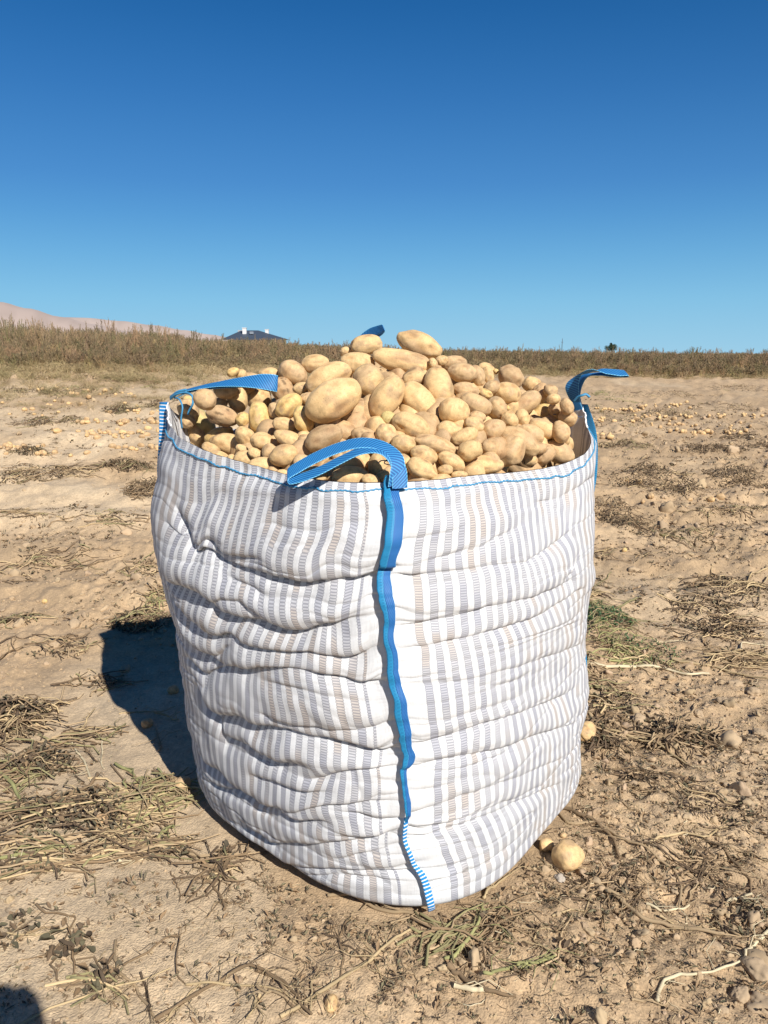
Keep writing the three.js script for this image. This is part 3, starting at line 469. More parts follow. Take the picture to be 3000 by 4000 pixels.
{ // front corner strap: a stitched flange on the left of a ridge and woven webbing on its right
  const keys = [[848, 1022, 15, 24], [849, 1060, 16, 25], [847, 1110, 17, 25], [843, 1160, 16, 25], [838, 1200, 15, 23], [828, 1238, 14, 20], [830, 1270, 15, 22], [840, 1310, 12, 18], [846, 1360, 10, 15], [853, 1410, 12, 14], [860, 1460, 14, 15], [868, 1510, 14, 17], [873, 1560, 14, 18], [876, 1600, 13, 15], [874, 1632, 12, 20], [868, 1662, 8, 8], [871, 1700, 6, 9], [876, 1735, 5, 11], [877, 1765, 4, 4]];
  const pxm = K / FOC * 2.02, L = [], Rr = [];
  const n = 150, cx = new THREE.CatmullRomCurve3(keys.map(k => V(k[0], k[1], 0)), false, 'centripetal'), cw = new THREE.CatmullRomCurve3(keys.map(k => V(k[2], k[3], 0)), false, 'centripetal');
  const h0 = hitBag(keys[0][0], keys[0][1] + 6);
  for (let i = 0; i <= n; i++) {
    const t = i / n, c = cx.getPoint(t), w = cw.getPoint(t), wig = 1.2 * noise2(t * 38, 2), low = sstep(0.72, 0.9, t), ridge = onBag(c.x + wig, c.y, 0.024 - 0.004 * low + 0.002 * noise2(t * 30, 8));
    const sl = V(-0.93, 0.02 + 0.1 * noise2(t * 20, 3), 0.06 - 0.2).normalize(), sr = V(0.92, 0.03, -0.36 - 0.25 * noise2(t * 14, 5)).normalize(), wl = w.x * pxm * 0.9 * (1 + 0.14 * noise2(t * 60, 1)), wr = w.y * pxm * 0.86 * (1 + 0.12 * noise2(t * 26, 9));
    L.push([ridge.clone().addScaledVector(sl, wl / 2), sl, wl]); Rr.push([ridge.clone().addScaledVector(sr, wr / 2), sr, wr]);
  }
  for (const r of [L, Rr]) for (const q of r) q[0].sub(bag.position);
  const st = mesh('corner_strap', ribbon(Rr, 0.003, 0.035), backMat, bag); st.userData.label = 'blue woven strap down the front corner';
  mesh('stitched_edge', ribbon(L, 0.004, 0.03), stitchMat, st);
  const low = []; const kk = [[876, 1758], [877, 1785], [880, 1812], [888, 1835], [898, 1858], [908, 1880], [916, 1905], [922, 1930], [928, 1950], [931, 1966]];
  kk.forEach(([x, y], i) => low.push([toBag(onBag(x, Math.min(y, 1962), 0.014 + 0.003 * (i % 2))), V(0.9, 0.1 * (i % 2 ? 1 : -1), -0.35).normalize(), 0.012 + 0.009 * sstep(3, 6, i)]));
  mesh('seam_edge', ribbon(smoothRows(low, 60), 0.006, 0.045), whipMat, st);
}
{ // side corner straps, seen edge-on
  for (const [sgn, pts] of [[-1, [[-1.5708, 1.36], [-1.60, 1.25], [-1.64, 1.12], [-1.72, 1.0], [-1.78, 0.8], [-1.78, 0.6], [-1.76, 0.45], [-1.74, 0.25], [-1.72, 0.06]]], [1, [[1.5708, 1.35], [1.58, 1.25], [1.61, 1.12], [1.64, 1.0], [1.65, 0.8], [1.65, 0.6], [1.64, 0.4], [1.62, 0.2], [1.6, 0.05]]], [1, [[Math.PI, 1.3], [Math.PI, 1.1], [Math.PI, 0.8], [Math.PI, 0.5], [Math.PI, 0.2], [Math.PI, 0.05]]]]) {
    const keys = pts.map(([a, h], i) => { const q = bagPoint(a, h, 1.37), o = V(q.x - CX(h), 0, q.z + BAG.fwd).normalize(); q.addScaledVector(o, 0.016); return [toBag(q), V(o.x, 0, o.z).applyAxisAngle(V(0, 1, 0), -sgn * 0.7), 0.034]; });
    const m = mesh('corner_strap', ribbon(smoothRows(keys, 70), 0.004, 0.05), sgn < 0 ? whipMat : stitchMat, bag); m.userData.label = sgn < 0 ? 'blue and white whip-stitched corner seam' : 'blue stitched corner strap';
  }
}
const lift = (px, py, f) => toBag(atFwd(px, py, f));
{ // lifting loops
  const N = (x, y, z) => V(x, y, z).normalize();
  const front = smoothRows([[lift(855, 1050, 1.885), N(1, 0.05, -0.3), 0.040], [lift(858, 1020, 1.89), N(0.95, 0.1, -0.5), 0.042], [lift(858, 995, 1.905), N(0.75, 0.35, -0.65), 0.044], [lift(843, 974, 1.925), N(0.35, 0.5, -0.8), 0.039], [lift(815, 960, 1.94), N(0.1, 0.5, -0.85), 0.041], [lift(775, 957, 1.95), N(-0.05, 0.5, -0.87), 0.043], [lift(730, 968, 1.95), N(-0.12, 0.5, -0.87), 0.043], [lift(685, 987, 1.94), N(-0.15, 0.52, -0.85), 0.043], [lift(645, 1009, 1.925), N(-0.15, 0.55, -0.83), 0.043], [lift(622, 1025, 1.915), N(-0.12, 0.55, -0.83), 0.041], [lift(624, 1035, 1.905), N(-0.1, 0.5, -0.85), 0.039], [lift(650, 1032, 1.90), N(-0.1, 0.42, -0.9), 0.039], [lift(690, 1017, 1.90), N(-0.1, 0.4, -0.9), 0.039], [lift(735, 994, 1.91), N(-0.1, 0.38, -0.92), 0.039], [lift(780, 974, 1.92), N(-0.05, 0.36, -0.93), 0.039], [lift(825, 971, 1.925), N(0.3, 0.4, -0.86), 0.044], [lift(850, 988, 1.912), N(0.7, 0.3, -0.68), 0.042], [lift(862, 1015, 1.895), N(0.9, 0.15, -0.45), 0.040], [lift(864, 1055, 1.88), N(1, 0.05, -0.3), 0.040]], 150);
  const m = mesh('lifting_loop', ribbon(front, 0.0026, 0.035), webMat, bag); m.userData.label = 'blue lifting loop drooping over the front hem';
  const left = smoothRows([[lift(374, 858, 2.52), N(0.1, 0.1, -1), 0.030], [lift(392, 847, 2.52), N(0, 0.2, -1), 0.030], [lift(425, 838, 2.50), N(0, 0.3, -1), 0.032], [lift(470, 830, 2.47), N(0, 0.4, -0.9), 0.036], [lift(520, 825, 2.44), N(0, 0.6, -0.8), 0.046], [lift(565, 824, 2.42), N(0.02, 0.85, -0.5), 0.052], [lift(592, 827, 2.42), N(0.05, 0.97, -0.2), 0.052], [lift(599, 829, 2.428), N(0.05, 0.97, -0.2), 0.050], [lift(590, 828, 2.436), N(0.05, 0.9, -0.4), 0.05], [lift(540, 828, 2.45), N(0, 0.6, -0.8), 0.042], [lift(470, 834, 2.485), N(0, 0.4, -0.9), 0.034], [lift(410, 845, 2.52), N(0, 0.3, -1), 0.03], [lift(378, 860, 2.53), N(0, 0.1, -1), 0.03]], 110);
  const m2 = mesh('lifting_loop', ribbon(left, 0.0026, 0.035), webMat, bag); m2.userData.label = 'blue lifting loop lying over the potatoes';
  const right = smoothRows([[lift(1250, 885, 2.55), N(0.8, 0.2, 0.5), 0.030], [lift(1243, 866, 2.54), N(0.85, 0.2, 0.45), 0.028], [lift(1238, 848, 2.53), N(0.85, 0.3, 0.45), 0.040], [lift(1236, 832, 2.52), N(0.85, 0.35, 0.4), 0.047], [lift(1241, 818, 2.51), N(0.75, 0.45, 0.5), 0.050], [lift(1254, 807, 2.49), N(0.3, 0.35, 0.9), 0.050], [lift(1275, 802, 2.47), N(0.05, 0.28, 0.96), 0.050], [lift(1305, 802, 2.46), N(0, -0.30, 0.95), 0.050], [lift(1335, 805, 2.45), N(0, -0.38, 0.92), 0.050], [lift(1353, 806, 2.45), N(0, -0.3, 0.95), 0.048], [lift(1352, 809, 2.46), N(0, -0.3, 0.95), 0.048], [lift(1325, 809, 2.47), N(0, -0.3, 0.95), 0.048], [lift(1290, 808, 2.49), N(0, -0.15, 0.98), 0.048], [lift(1260, 814, 2.53), N(0.4, 0, 0.9), 0.048], [lift(1246, 832, 2.55), N(0.8, 0.2, 0.5), 0.044], [lift(1244, 856, 2.56), N(0.85, 0.2, 0.45), 0.03], [lift(1250, 885, 2.565), N(0.8, 0.2, 0.5), 0.03]], 130);
  const m3 = mesh('lifting_loop', ribbon(right, 0.0026, 0.035), webMat, bag); m3.userData.label = 'blue lifting loop standing up and bent outward';
  const rear = smoothRows([[lift(770, 790, 3.2), N(1, 0, 0.2), 0.045], [lift(775, 760, 3.2), N(1, 0.1, 0.2), 0.045], [lift(782, 738, 3.2), N(0.8, -0.5, 0.3), 0.047], [lift(800, 720, 3.17), N(0.35, -0.75, 0.55), 0.046], [lift(818, 712, 3.13), N(0.3, -0.7, 0.6), 0.044], [lift(829, 708, 3.1), N(0.3, -0.7, 0.6), 0.034], [lift(822, 715, 3.12), N(0.3, -0.7, 0.6), 0.04], [lift(803, 728, 3.18), N(0.4, -0.6, 0.6), 0.044], [lift(788, 752, 3.22), N(0.9, -0.2, 0.2), 0.044], [lift(784, 790, 3.22), N(1, 0, 0.2), 0.044]], 80);
  const m4 = mesh('lifting_loop', ribbon(rear, 0.0026, 0.035), webMat, bag); m4.userData.label = 'tip of the blue lifting loop behind the heap';
}
{ // chain stitch along the hem, one run per panel, and loose threads
  for (let f = 0; f < 4; f++) {
    const mb = new MB(), pts = [], n = 150, a0 = f * Math.PI / 2;
    for (let i = 0; i <= n; i++) { const phi = a0 + i / n * Math.PI / 2, ph = phi > Math.PI * 1.25 ? phi - 2 * Math.PI : phi, hr = rimH(ph), up = 0.019 + 0.009 * Math.min(1.6, Math.abs(ph)) + 0.005 * noise2(ph * 4, 3) + 0.003 * noise2(ph * 22, 1), q = bagPoint(ph, hr - up, hr), o = V(q.x, 0, q.z + BAG.fwd).normalize(); pts.push(toBag(q.addScaledVector(o, 0.002)).add(V(0, 0.0012 * (i % 2 ? 1 : -1), 0))); }
    mb.tube(pts, t => 0.0024 + 0.0008 * Math.sin(t * 500), null, 5); mesh('hem_stitching', mb.geo(), cordMat, bag);
  }
  const cord = (pts, rad, m, label) => { const mb = new MB(); mb.tube(curve(pts.map(p => lift(...p)), 36), rad, null, 5); const o = mesh('loose_thread', mb.geo(), m, bag); o.userData.label = label; };
  cord([[368, 862, 2.5], [380, 852, 2.47], [400, 848, 2.45], [415, 856, 2.42], [416, 872, 2.41], [408, 888, 2.42], [406, 896, 2.42]], 0.0036, cordMat, 'blue cord end hanging inside the corner');
  cord([[368, 858, 2.51], [385, 846, 2.48], [402, 842, 2.47]], 0.0042, cordMat, 'blue cord knotted at the corner');
  cord([[376, 858, 2.49], [388, 864, 2.44], [394, 880, 2.42], [391, 905, 2.42], [393, 925, 2.43]], 0.0028, cordMat, 'blue cord along the corner hem');
  const hemCord = (a0, a1, label) => { const P = []; for (let i = 0; i <= 14; i++) { const a = lerp(a0, a1, i / 14), q = bagPoint(a, rimH(a), rimH(a)); P.push(toBag(q).add(V(0.003 * noise2(i * 1.7, 3), 0.003 + 0.003 * noise2(i * 1.3, 8), 0.003 * noise2(i * 1.9, 5)))); } const mb = new MB(); mb.tube(curve(P, 40), t => 0.0028 + 0.0012 * noise2(t * 40, 1), null, 5); mesh('loose_thread', mb.geo(), whiteCord, bag).userData.label = label; };
  hemCord(-1.57, -1.36, 'white frayed thread along the corner hem beside the blue cord'); hemCord(1.57, 1.40, 'white frayed hem thread below the standing loop');
  cord([[1240, 866, 2.5], [1248, 858, 2.49], [1258, 854, 2.48], [1266, 852, 2.48], [1274, 858, 2.48]], 0.0042, cordMat, 'short blue cord end sticking out at the corner');
  cord([[850, 1000, 1.93], [838, 996, 1.945], [824, 995, 1.955], [817, 1000, 1.96]], 0.0016, darkCord, 'dark blue thread ends inside the front loop');
  cord([[850, 1002, 1.93], [840, 1004, 1.945], [830, 1000, 1.95], [836, 993, 1.95], [846, 996, 1.94]], 0.0014, darkCord, 'dark blue thread knot inside the front loop');
  cord([[1195, 895, 2.4], [1215, 896, 2.43], [1240, 899, 2.47], [1258, 901, 2.5]], 0.0012, darkCord, 'thin dark thread across the corner');
}
console.log('straps', [1060, 1200, 1310, 1460, 1600, 1740, 1900].map((y, i) => (hitBag([849, 838, 840, 860, 876, 876, 915][i], y)[0] * 57.3).toFixed(1) + '@' + hitBag([849, 838, 840, 860, 876, 876, 915][i], y)[1].toFixed(2)).join(' '));
// ---------------------------------------------------------------- potatoes
const skinTex = dataTex(512, 256, (x, y) => {
  let n = 0; for (const [p, a, s] of [[8, 7, 1], [20, 8, 2], [64, 7, 3]]) n += a * tnoise(x / 512 * p, y / 256 * p, p, s);
  n += (hash3(x, y, 4) - 0.5) * 10; let d = 0; const cx = Math.floor(x / 14), cy = Math.floor(y / 14), hx = hash3(cx, cy, 8);
  if (hx > 0.62) { const ox = (hash3(cx, cy, 9) * 0.6 + 0.2) * 14, oy = (hash3(cx, cy, 10) * 0.6 + 0.2) * 14, q = Math.hypot((x % 14) - ox, ((y % 14) - oy) * 1.2); d = clamp(1.9 - q) * 62; }
  return [226 + n - d, 222 + n - d * 1.15, 214 + n - d * 1.3];
});
const skinMat = new THREE.MeshPhysicalMaterial({ vertexColors: true, map: skinTex, bumpMap: skinTex, bumpScale: 0.0012, roughness: 0.62, specularIntensity: 0.35 });
const TONE = { t: [0.82, 0.585, 0.315], y: [0.87, 0.63, 0.285], d: [0.73, 0.52, 0.295], b: [0.58, 0.41, 0.24], g: [0.66, 0.55, 0.26], s: [0.66, 0.45, 0.26] };
const WORD = { t: 'tan', y: 'yellow', d: 'dusty tan', b: 'soil-caked brown', g: 'greenish', s: 'rough-skinned' };
const ico = mergeVertices(new THREE.IcosahedronGeometry(1, 10).deleteAttribute('uv').deleteAttribute('normal')), icoLow = mergeVertices(new THREE.IcosahedronGeometry(1, 4).deleteAttribute('uv').deleteAttribute('normal'));
function potatoGeo(a, b, c, tone, seed, src = ico) {
  const r = rng(seed * 7919 + 13), n = src.attributes.position.count, P = src.attributes.position.array, p = new Float32Array(n * 3), col = new Float32Array(n * 3), uv = new Float32Array(n * 2), o = seed * 3.71, T = TONE[tone];
  const asym = (r() - 0.5) * 0.24, bend = (r() - 0.5) * 0.30 * Math.max(0, a / b - 1), flat = 0.02 + 0.08 * r(), eyes = [], lump = 0.04 + 0.06 * r();
  for (let k = 0; k < 7; k++) eyes.push([V(r() - 0.5, r() - 0.5, r() - 0.5).normalize(), 0.03 + 0.05 * r(), 0.10 + 0.12 * r()]);
  const dust = tone === 'd' || tone === 'b' ? 0.5 : tone === 's' ? 0.35 : 0.10, tint = 0.93 + 0.12 * r();
  for (let i = 0; i < n; i++) {
    const x = P[i * 3], y = P[i * 3 + 1], z = P[i * 3 + 2];
    let k = 1 + lump * noise3(x * 1.3 + o, y * 1.3, z * 1.3) + 0.035 * noise3(x * 3 + o, y * 3, z * 3 + 5) + 0.008 * noise3(x * 9, y * 9 + o, z * 9);
    let spot = 0; for (const [e, dp, w] of eyes) { const d = 1 - (x * e.x + y * e.y + z * e.z); if (d < w * 0.6) { const g = Math.exp(-d / (w * w * 1.2)); k -= dp * g; spot = Math.max(spot, g); } }
    if (tone === 's') k += 0.02 * noise3(x * 5, y * 5 + o, z * 5);
    const px = x * k * (1 + flat * (1 - x * x)), tap = 1 + asym * x;
    p[i * 3] = px * a; p[i * 3 + 1] = (y * k * tap + bend * (x * x - 0.4)) * b; p[i * 3 + 2] = z * k * tap * c;
    uv[i * 2] = Math.atan2(z, y) / 6.2832 + 0.5; uv[i * 2 + 1] = x * 0.5 + 0.5;
    const dn = noise3(x * 1.8 + o, y * 1.8 + 3, z * 1.8) + 0.5 * noise3(x * 5, y * 5 + o, z * 5), dd = clamp(sstep(0.25 - dust, 0.75 - dust, dn) * 0.75), f = noise3(x * 7 + o, y * 7, z * 7), patch = sstep(0.42, 0.62, noise3(x * 3.6, y * 3.6 + o, z * 3.6 + 9)) * (tone === 's' ? 0.55 : 0.2);
    const m = tint * (1 + 0.05 * f) * (1 - 0.22 * spot) * (1 - patch);
    col[i * 3] = lerp(T[0], 0.60, dd) * m; col[i * 3 + 1] = lerp(T[1], 0.43, dd) * m * (1 - 0.1 * spot); col[i * 3 + 2] = lerp(T[2], 0.265, dd) * m * (1 - 0.15 * spot);
  }
  const g = new THREE.BufferGeometry(); g.setAttribute('position', new THREE.BufferAttribute(p, 3)); g.setAttribute('color', new THREE.BufferAttribute(col, 3)); g.setAttribute('uv', new THREE.BufferAttribute(uv, 2)); g.setIndex(src.index); g.computeVertexNormals(); return g;
}
const heapH = (x, D) => { const q = Math.hypot(x - 0.045, (D - 2.62) * 0.96); return 1.15 + 0.385 * Math.max(0, 1 - Math.pow(q / 0.69, 2)); };
// traced on two enlargements of the heap: centre x, y, half length, half width, tilt, tone
const Z1 = [[1378, 180, 108, 64, -8, 't'], [1250, 224, 42, 36, 0, 't'], [1318, 300, 112, 76, 5, 't'], [1055, 300, 92, 62, -5, 't'], [1133, 388, 160, 88, -28, 't'], [1168, 532, 192, 132, -27, 't'], [1395, 415, 116, 98, 60, 't'], [1515, 512, 152, 98, -55, 't'], [1322, 618, 98, 86, -60, 'd'], [905, 358, 98, 78, 30, 'd'], [870, 412, 76, 68, 30, 't'], [748, 366, 68, 44, 0, 't'], [835, 472, 84, 72, 60, 's'], [515, 354, 42, 31, -25, 'y'], [566, 370, 38, 33, 0, 't'], [475, 470, 88, 66, 0, 'b'], [333, 532, 78, 70, 20, 'd'], [540, 535, 88, 70, 80, 't'], [682, 522, 84, 74, 20, 't'], [423, 563, 56, 42, -20, 'd'], [450, 638, 108, 68, 12, 's'], [684, 646, 104, 75, 82, 'y'], [578, 660, 50, 42, -60, 'y'], [315, 690, 108, 72, 60, 'g'], [228, 602, 76, 64, 60, 'd'], [226, 532, 36, 28, 0, 'y'], [272, 748, 82, 54, 50, 't'], [425, 765, 100, 56, -18, 'y'], [487, 822, 122, 68, 16, 't'], [588, 765, 68, 60, 40, 't'], [346, 842, 58, 42, 40, 't'], [428, 905, 70, 42, 20, 't'], [588, 922, 74, 62, -10, 't'], [572, 856, 46, 34, 30, 't'], [656, 882, 52, 36, 30, 't'], [706, 806, 80, 64, 10, 't'], [704, 968, 98, 62, 0, 't'], [848, 698, 80, 54, 8, 't'], [886, 796, 112, 58, 28, 't'], [850, 896, 100, 80, -10, 't'], [748, 872, 56, 48, -50, 'd'], [872, 572, 96, 72, -38, 'y'], [972, 660, 90, 66, 70, 'y'], [1106, 780, 126, 84, -25, 'b'], [1232, 742, 98, 74, 20, 'd'], [1374, 768, 92, 58, 15, 'd'], [962, 936, 60, 52, 0, 'd'], [1332, 935, 92, 78, 80, 't'], [1272, 1035, 124, 78, 0, 't'], [1168, 965, 68, 48, -40, 'd'], [1030, 1022, 100, 58, 0, 't'], [1455, 965, 86, 68, 80, 't'], [786, 606, 58, 44, 70, 'd'], [962, 458, 62, 40, -10, 't'], [1005, 530, 54, 44, 0, 'd'], [976, 790, 42, 38, 0, 'd'], [745, 1020, 62, 30, 10, 'd'], [832, 1012, 52, 30, 0, 't'], [500, 922, 30, 38, 0, 't'], [1430, 692, 66, 40, -30, 'd'], [1525, 656, 56, 48, 30, 'g'], [1490, 1030, 60, 40, -20, 't'], [1210, 900, 60, 44, 10, 'd'], [640, 405, 70, 50, 0, 'd'], [600, 455, 60, 40, 0, 'b'], [1230, 985, 60, 50, 0, 't'], [1405, 1060, 60, 45, 20, 't']].map(p => [331.8 + p[0] / 3, 685.7 + p[1] / 3, p[2] / 3, p[3] / 3, p[4], p[5]]);
const Z2 = [[357, 158, 134, 74, 22, 't'], [254, 257, 178, 72, 10, 't'], [350, 492, 128, 92, 48, 't'], [472, 412, 124, 88, 82, 't'], [336, 358, 78, 46, -12, 't'], [492, 252, 38, 30, -20, 't'], [562, 270, 80, 48, 0, 'd'], [614, 326, 86, 60, 10, 'd'], [704, 345, 66, 44, 70, 'd'], [752, 300, 50, 34, 10, 't'], [764, 345, 58, 38, 80, 't'], [811, 318, 17, 16, 0, 'y'], [898, 354, 80, 70, 40, 'b'], [872, 446, 84, 68, 10, 't'], [1022, 398, 58, 52, 30, 't'], [1088, 450, 66, 56, 50, 's'], [1132, 432, 46, 40, 40, 'd'], [784, 410, 52, 40, -30, 'd'], [632, 428, 80, 48, 8, 'd'], [692, 512, 96, 62, 22, 'd'], [816, 532, 68, 60, 50, 'd'], [984, 508, 100, 56, -35, 'd'], [881, 533, 15, 16, 0, 'y'], [563, 552, 92, 82, 10, 't'], [965, 592, 54, 46, 70, 't'], [1084, 562, 64, 50, -15, 'y'], [890, 606, 56, 52, 50, 't'], [310, 638, 118, 72, 25, 't'], [440, 628, 58, 42, 80, 'd'], [535, 664, 76, 54, 15, 't'], [682, 634, 62, 54, 20, 't'], [798, 657, 74, 60, -20, 'd'], [1082, 654, 88, 58, 25, 't'], [1015, 688, 88, 52, 20, 'd'], [1194, 714, 54, 50, 30, 't'], [626, 702, 84, 48, -25, 't'], [962, 732, 130, 70, 30, 'd'], [165, 702, 74, 62, 70, 't'], [266, 748, 74, 62, 15, 't'], [460, 754, 134, 52, 16, 'd'], [658, 782, 74, 65, -15, 't'], [778, 766, 56, 50, 20, 'd'], [898, 786, 98, 82, -55, 'd'], [387, 812, 82, 58, 20, 't'], [1096, 808, 72, 58, -40, 's'], [1182, 796, 98, 64, 25, 'd'], [548, 850, 84, 56, 30, 't'], [732, 870, 124, 58, -2, 't'], [995, 842, 62, 36, 0, 't'], [376, 894, 92, 58, 25, 't'], [512, 898, 46, 32, 0, 't'], [596, 926, 46, 24, 0, 't'], [60, 698, 68, 50, 15, 'd'], [1172, 524, 62, 36, 60, 'd'], [1228, 524, 52, 40, 70, 'd'], [1182, 614, 66, 44, 0, 'd'], [266, 848, 54, 44, 30, 't'], [440, 270, 34, 24, 60, 't'], [962, 458, 46, 34, 20, 'd'], [748, 448, 46, 28, 20, 'y'], [1150, 480, 40, 34, 0, 't'], [700, 590, 50, 40, 0, 'd'], [1060, 770, 50, 40, 0, 'd']].map(p => [774.2 + p[0] / 2.727, 685.7 + p[1] / 2.727, p[2] / 2.727, p[3] / 2.727, p[4], p[5]]);
const Z3 = [[1212, 932, 24, 19, 70, 'd'], [1226, 902, 21, 18, 30, 'd'], [1204, 884, 20, 17, 10, 'd'], [1222, 958, 20, 17, 60, 't'], [1190, 915, 20, 18, 0, 'd'], [404, 905, 22, 18, 60, 'd'], [420, 950, 20, 16, 40, 't'], [455, 972, 22, 16, 30, 't'], [398, 880, 16, 13, 20, 'd']];
function inside(d, s, b) {                                // keep a potato within the bag wall
  for (let g = 0; g < 90; g++) { const x = d.x * s, D = -d.z * s, R = Math.hypot(x, D - BAG.fwd), h = clamp(EYE + d.y * s, 1.1, 1.25), a2 = Math.atan2(x, BAG.fwd - D) - TWIST(h); if (R + b * 0.62 < bagR(a2, h) - 0.01) break; s += D > BAG.fwd - 0.06 ? -0.006 : 0.006; }
  return s;
}
const heap = [], FRONT = { 5: .07, 7: .04, 4: .03, 6: .02, 0: .02, 21: .04, 20: .04, 41: .03, 42: .03, 8: -.02 };
[...Z1, ...Z2, ...Z3].forEach(([px, py, a, b, ang, tone], i) => {
  const d = dirOf(px, py), pm = K / FOC, bm0 = b * pm * 2.4; let s = 1.7, bs = s, bd = 1e9;
  for (; s < 3.2; s += 0.005) { const e = EYE + d.y * s - (heapH(d.x * s, -d.z * s) - bm0 * 0.55); if (e < bd) { bd = e; bs = s; } if (e <= 0) break; }
  s = bs - 1.1 * Math.max(-0.02, b * pm * 2.4 - 0.042) - (FRONT[i] || 0) - (px < 470 || px > 1195 ? 0.16 : 0); s = inside(d, s, bm0);
  heap.push({ d, s, s0: s, a: a * pm * 1.01, b: b * pm * 1.01, ang: ang * Math.PI / 180, tone, px, py, i });
});
const right = V(1, 0, 0), up = V(0, cp, -sp);
const axisOf = q => right.clone().multiplyScalar(Math.cos(q.ang)).addScaledVector(up, -Math.sin(q.ang));
for (const q of heap) { q.ax = axisOf(q); }
const reach = (q, n) => { const a = q.a * q.s, b = q.b * q.s, c = Math.abs(q.ax.dot(n)); return Math.sqrt(a * a * c * c + b * b * (1 - c * c)); };
for (let it = 0; it < 200; it++) for (let i = 0; i < heap.length; i++) for (let j = i + 1; j < heap.length; j++) {
  const A = heap[i], B = heap[j], pa = A.d.clone().multiplyScalar(A.s), pb = B.d.clone().multiplyScalar(B.s), n = pb.clone().sub(pa), L = n.length(); n.divideScalar(L);
  const pen = reach(A, n) * 0.97 + reach(B, n) * 0.97 - L; if (pen <= 0.001) continue;
  const [F, N] = A.s > B.s ? [A, B] : [B, A]; const k = pen * 0.22; F.s = Math.min(F.s + k * 0.7, F.s0 + 0.12); N.s = Math.max(N.s - k * 0.3, N.s0 - 0.045);
}
for (const q of heap) q.s = inside(q.d, q.s, q.b * 2.4);
const sizeWord = l => l > 0.125 ? 'very large' : l > 0.1 ? 'large' : l > 0.075 ? 'medium' : l > 0.05 ? 'small' : 'tiny';
const special = { 5: 'largest smooth oblong potato in the middle of the heap', 21: 'upright oblong yellow potato with a scarred patch', 20: 'scabby lumpy potato with a small knob', 23: 'greenish oblong potato beside the corner hem', 13: 'small pale knobbed potato perched behind the loop' , 43: 'brown soil-caked oblong potato behind the front loop' };
const N1 = Z1.length; special[N1] = 'large dusty potato on the very top of the heap'; special[N1 + 1] = 'longest horizontal potato lying across the heap top'; special[N1 + 12] = 'round soil-brown potato standing proud of the heap'; special[N1 + 47] = 'long oval potato lying along the front hem';
function quatTo(ax, roll) { const m = new THREE.Matrix4(), z = V(0, 0, 0).crossVectors(ax, up).normalize(), y = V(0, 0, 0).crossVectors(z, ax).normalize(); m.makeBasis(ax, y, z); return new THREE.Quaternion().setFromRotationMatrix(m).multiply(new THREE.Quaternion().setFromAxisAngle(V(1, 0, 0), roll)); }
function potato(pos, ax, a, b, c, tone, seed, label, grp, roll) { const m = mesh('potato', potatoGeo(a, b, c, tone, seed), skinMat); m.position.copy(pos); m.quaternion.copy(quatTo(ax, roll)); tag(m, label, 'potato', grp); return m; }
heap.forEach((q, k) => {
  const pos = eye.clone().addScaledVector(q.d, q.s), a = q.a * q.s, b = q.b * q.s, el = a / b, shape = el > 1.45 ? 'elongated' : el > 1.18 ? 'oval' : 'round';
  const where = q.py < 830 ? 'on the heap crest' : q.py > 985 ? 'against the bag hem' : 'on the heap slope';
  potato(pos, q.ax, a, b, b * 0.95, q.tone, k + 1, special[k] || `${sizeWord(a * 2)} ${shape} ${WORD[q.tone]} potato ${where}`, 'potatoes heaped in the bag', (k % 4) * Math.PI / 2);
});
{ // potatoes further down in the gaps of the heap
  const variants = 'tdbtds'.split('').map((t, k) => potatoGeo(0.052 + 0.006 * k, 0.040 + 0.002 * (k % 3), 0.038, t, 900 + k, icoLow)), r = rng(42), M = new THREE.Matrix4(), e = new THREE.Euler(), qn = new THREE.Quaternion();
  const spots = []; for (let layer = 0; layer < 2; layer++) for (let i = 0; i < 26; i++) for (let j = 0; j < 26; j++) {
    const x = 0.02 + (i - 13 + (j % 2) * 0.5) * 0.066 + (r() - 0.5) * 0.02, D = 2.57 + (j - 13) * 0.062 + (r() - 0.5) * 0.02, a = Math.atan2(x - 0.0, 2.55 - D), R = Math.hypot(x, D - 2.55); if (R > bagR(a - TWIST(1.1), 1.1) - 0.10) continue;
    spots.push(V(x, heapH(x, D) - 0.095 - layer * 0.07 + (r() - 0.5) * 0.015, -D));
  }
  variants.forEach((g, k) => { const sel = spots.filter((_, i) => i % 6 === k), im = new THREE.InstancedMesh(g, skinMat, sel.length); im.name = numbered('buried_potatoes'); im.castShadow = im.receiveShadow = true; sel.forEach((p, i) => { e.set(r() * 6, r() * 6, r() * 6); qn.setFromEuler(e); const s = 0.8 + 0.3 * r(); im.setMatrixAt(i, M.compose(p, qn, V(s, s, s))); }); tag(im, 'potatoes lower down in the heap, seen only through its gaps', 'potatoes', null, 'stuff'); scene.add(im); });
}
console.log('heap');
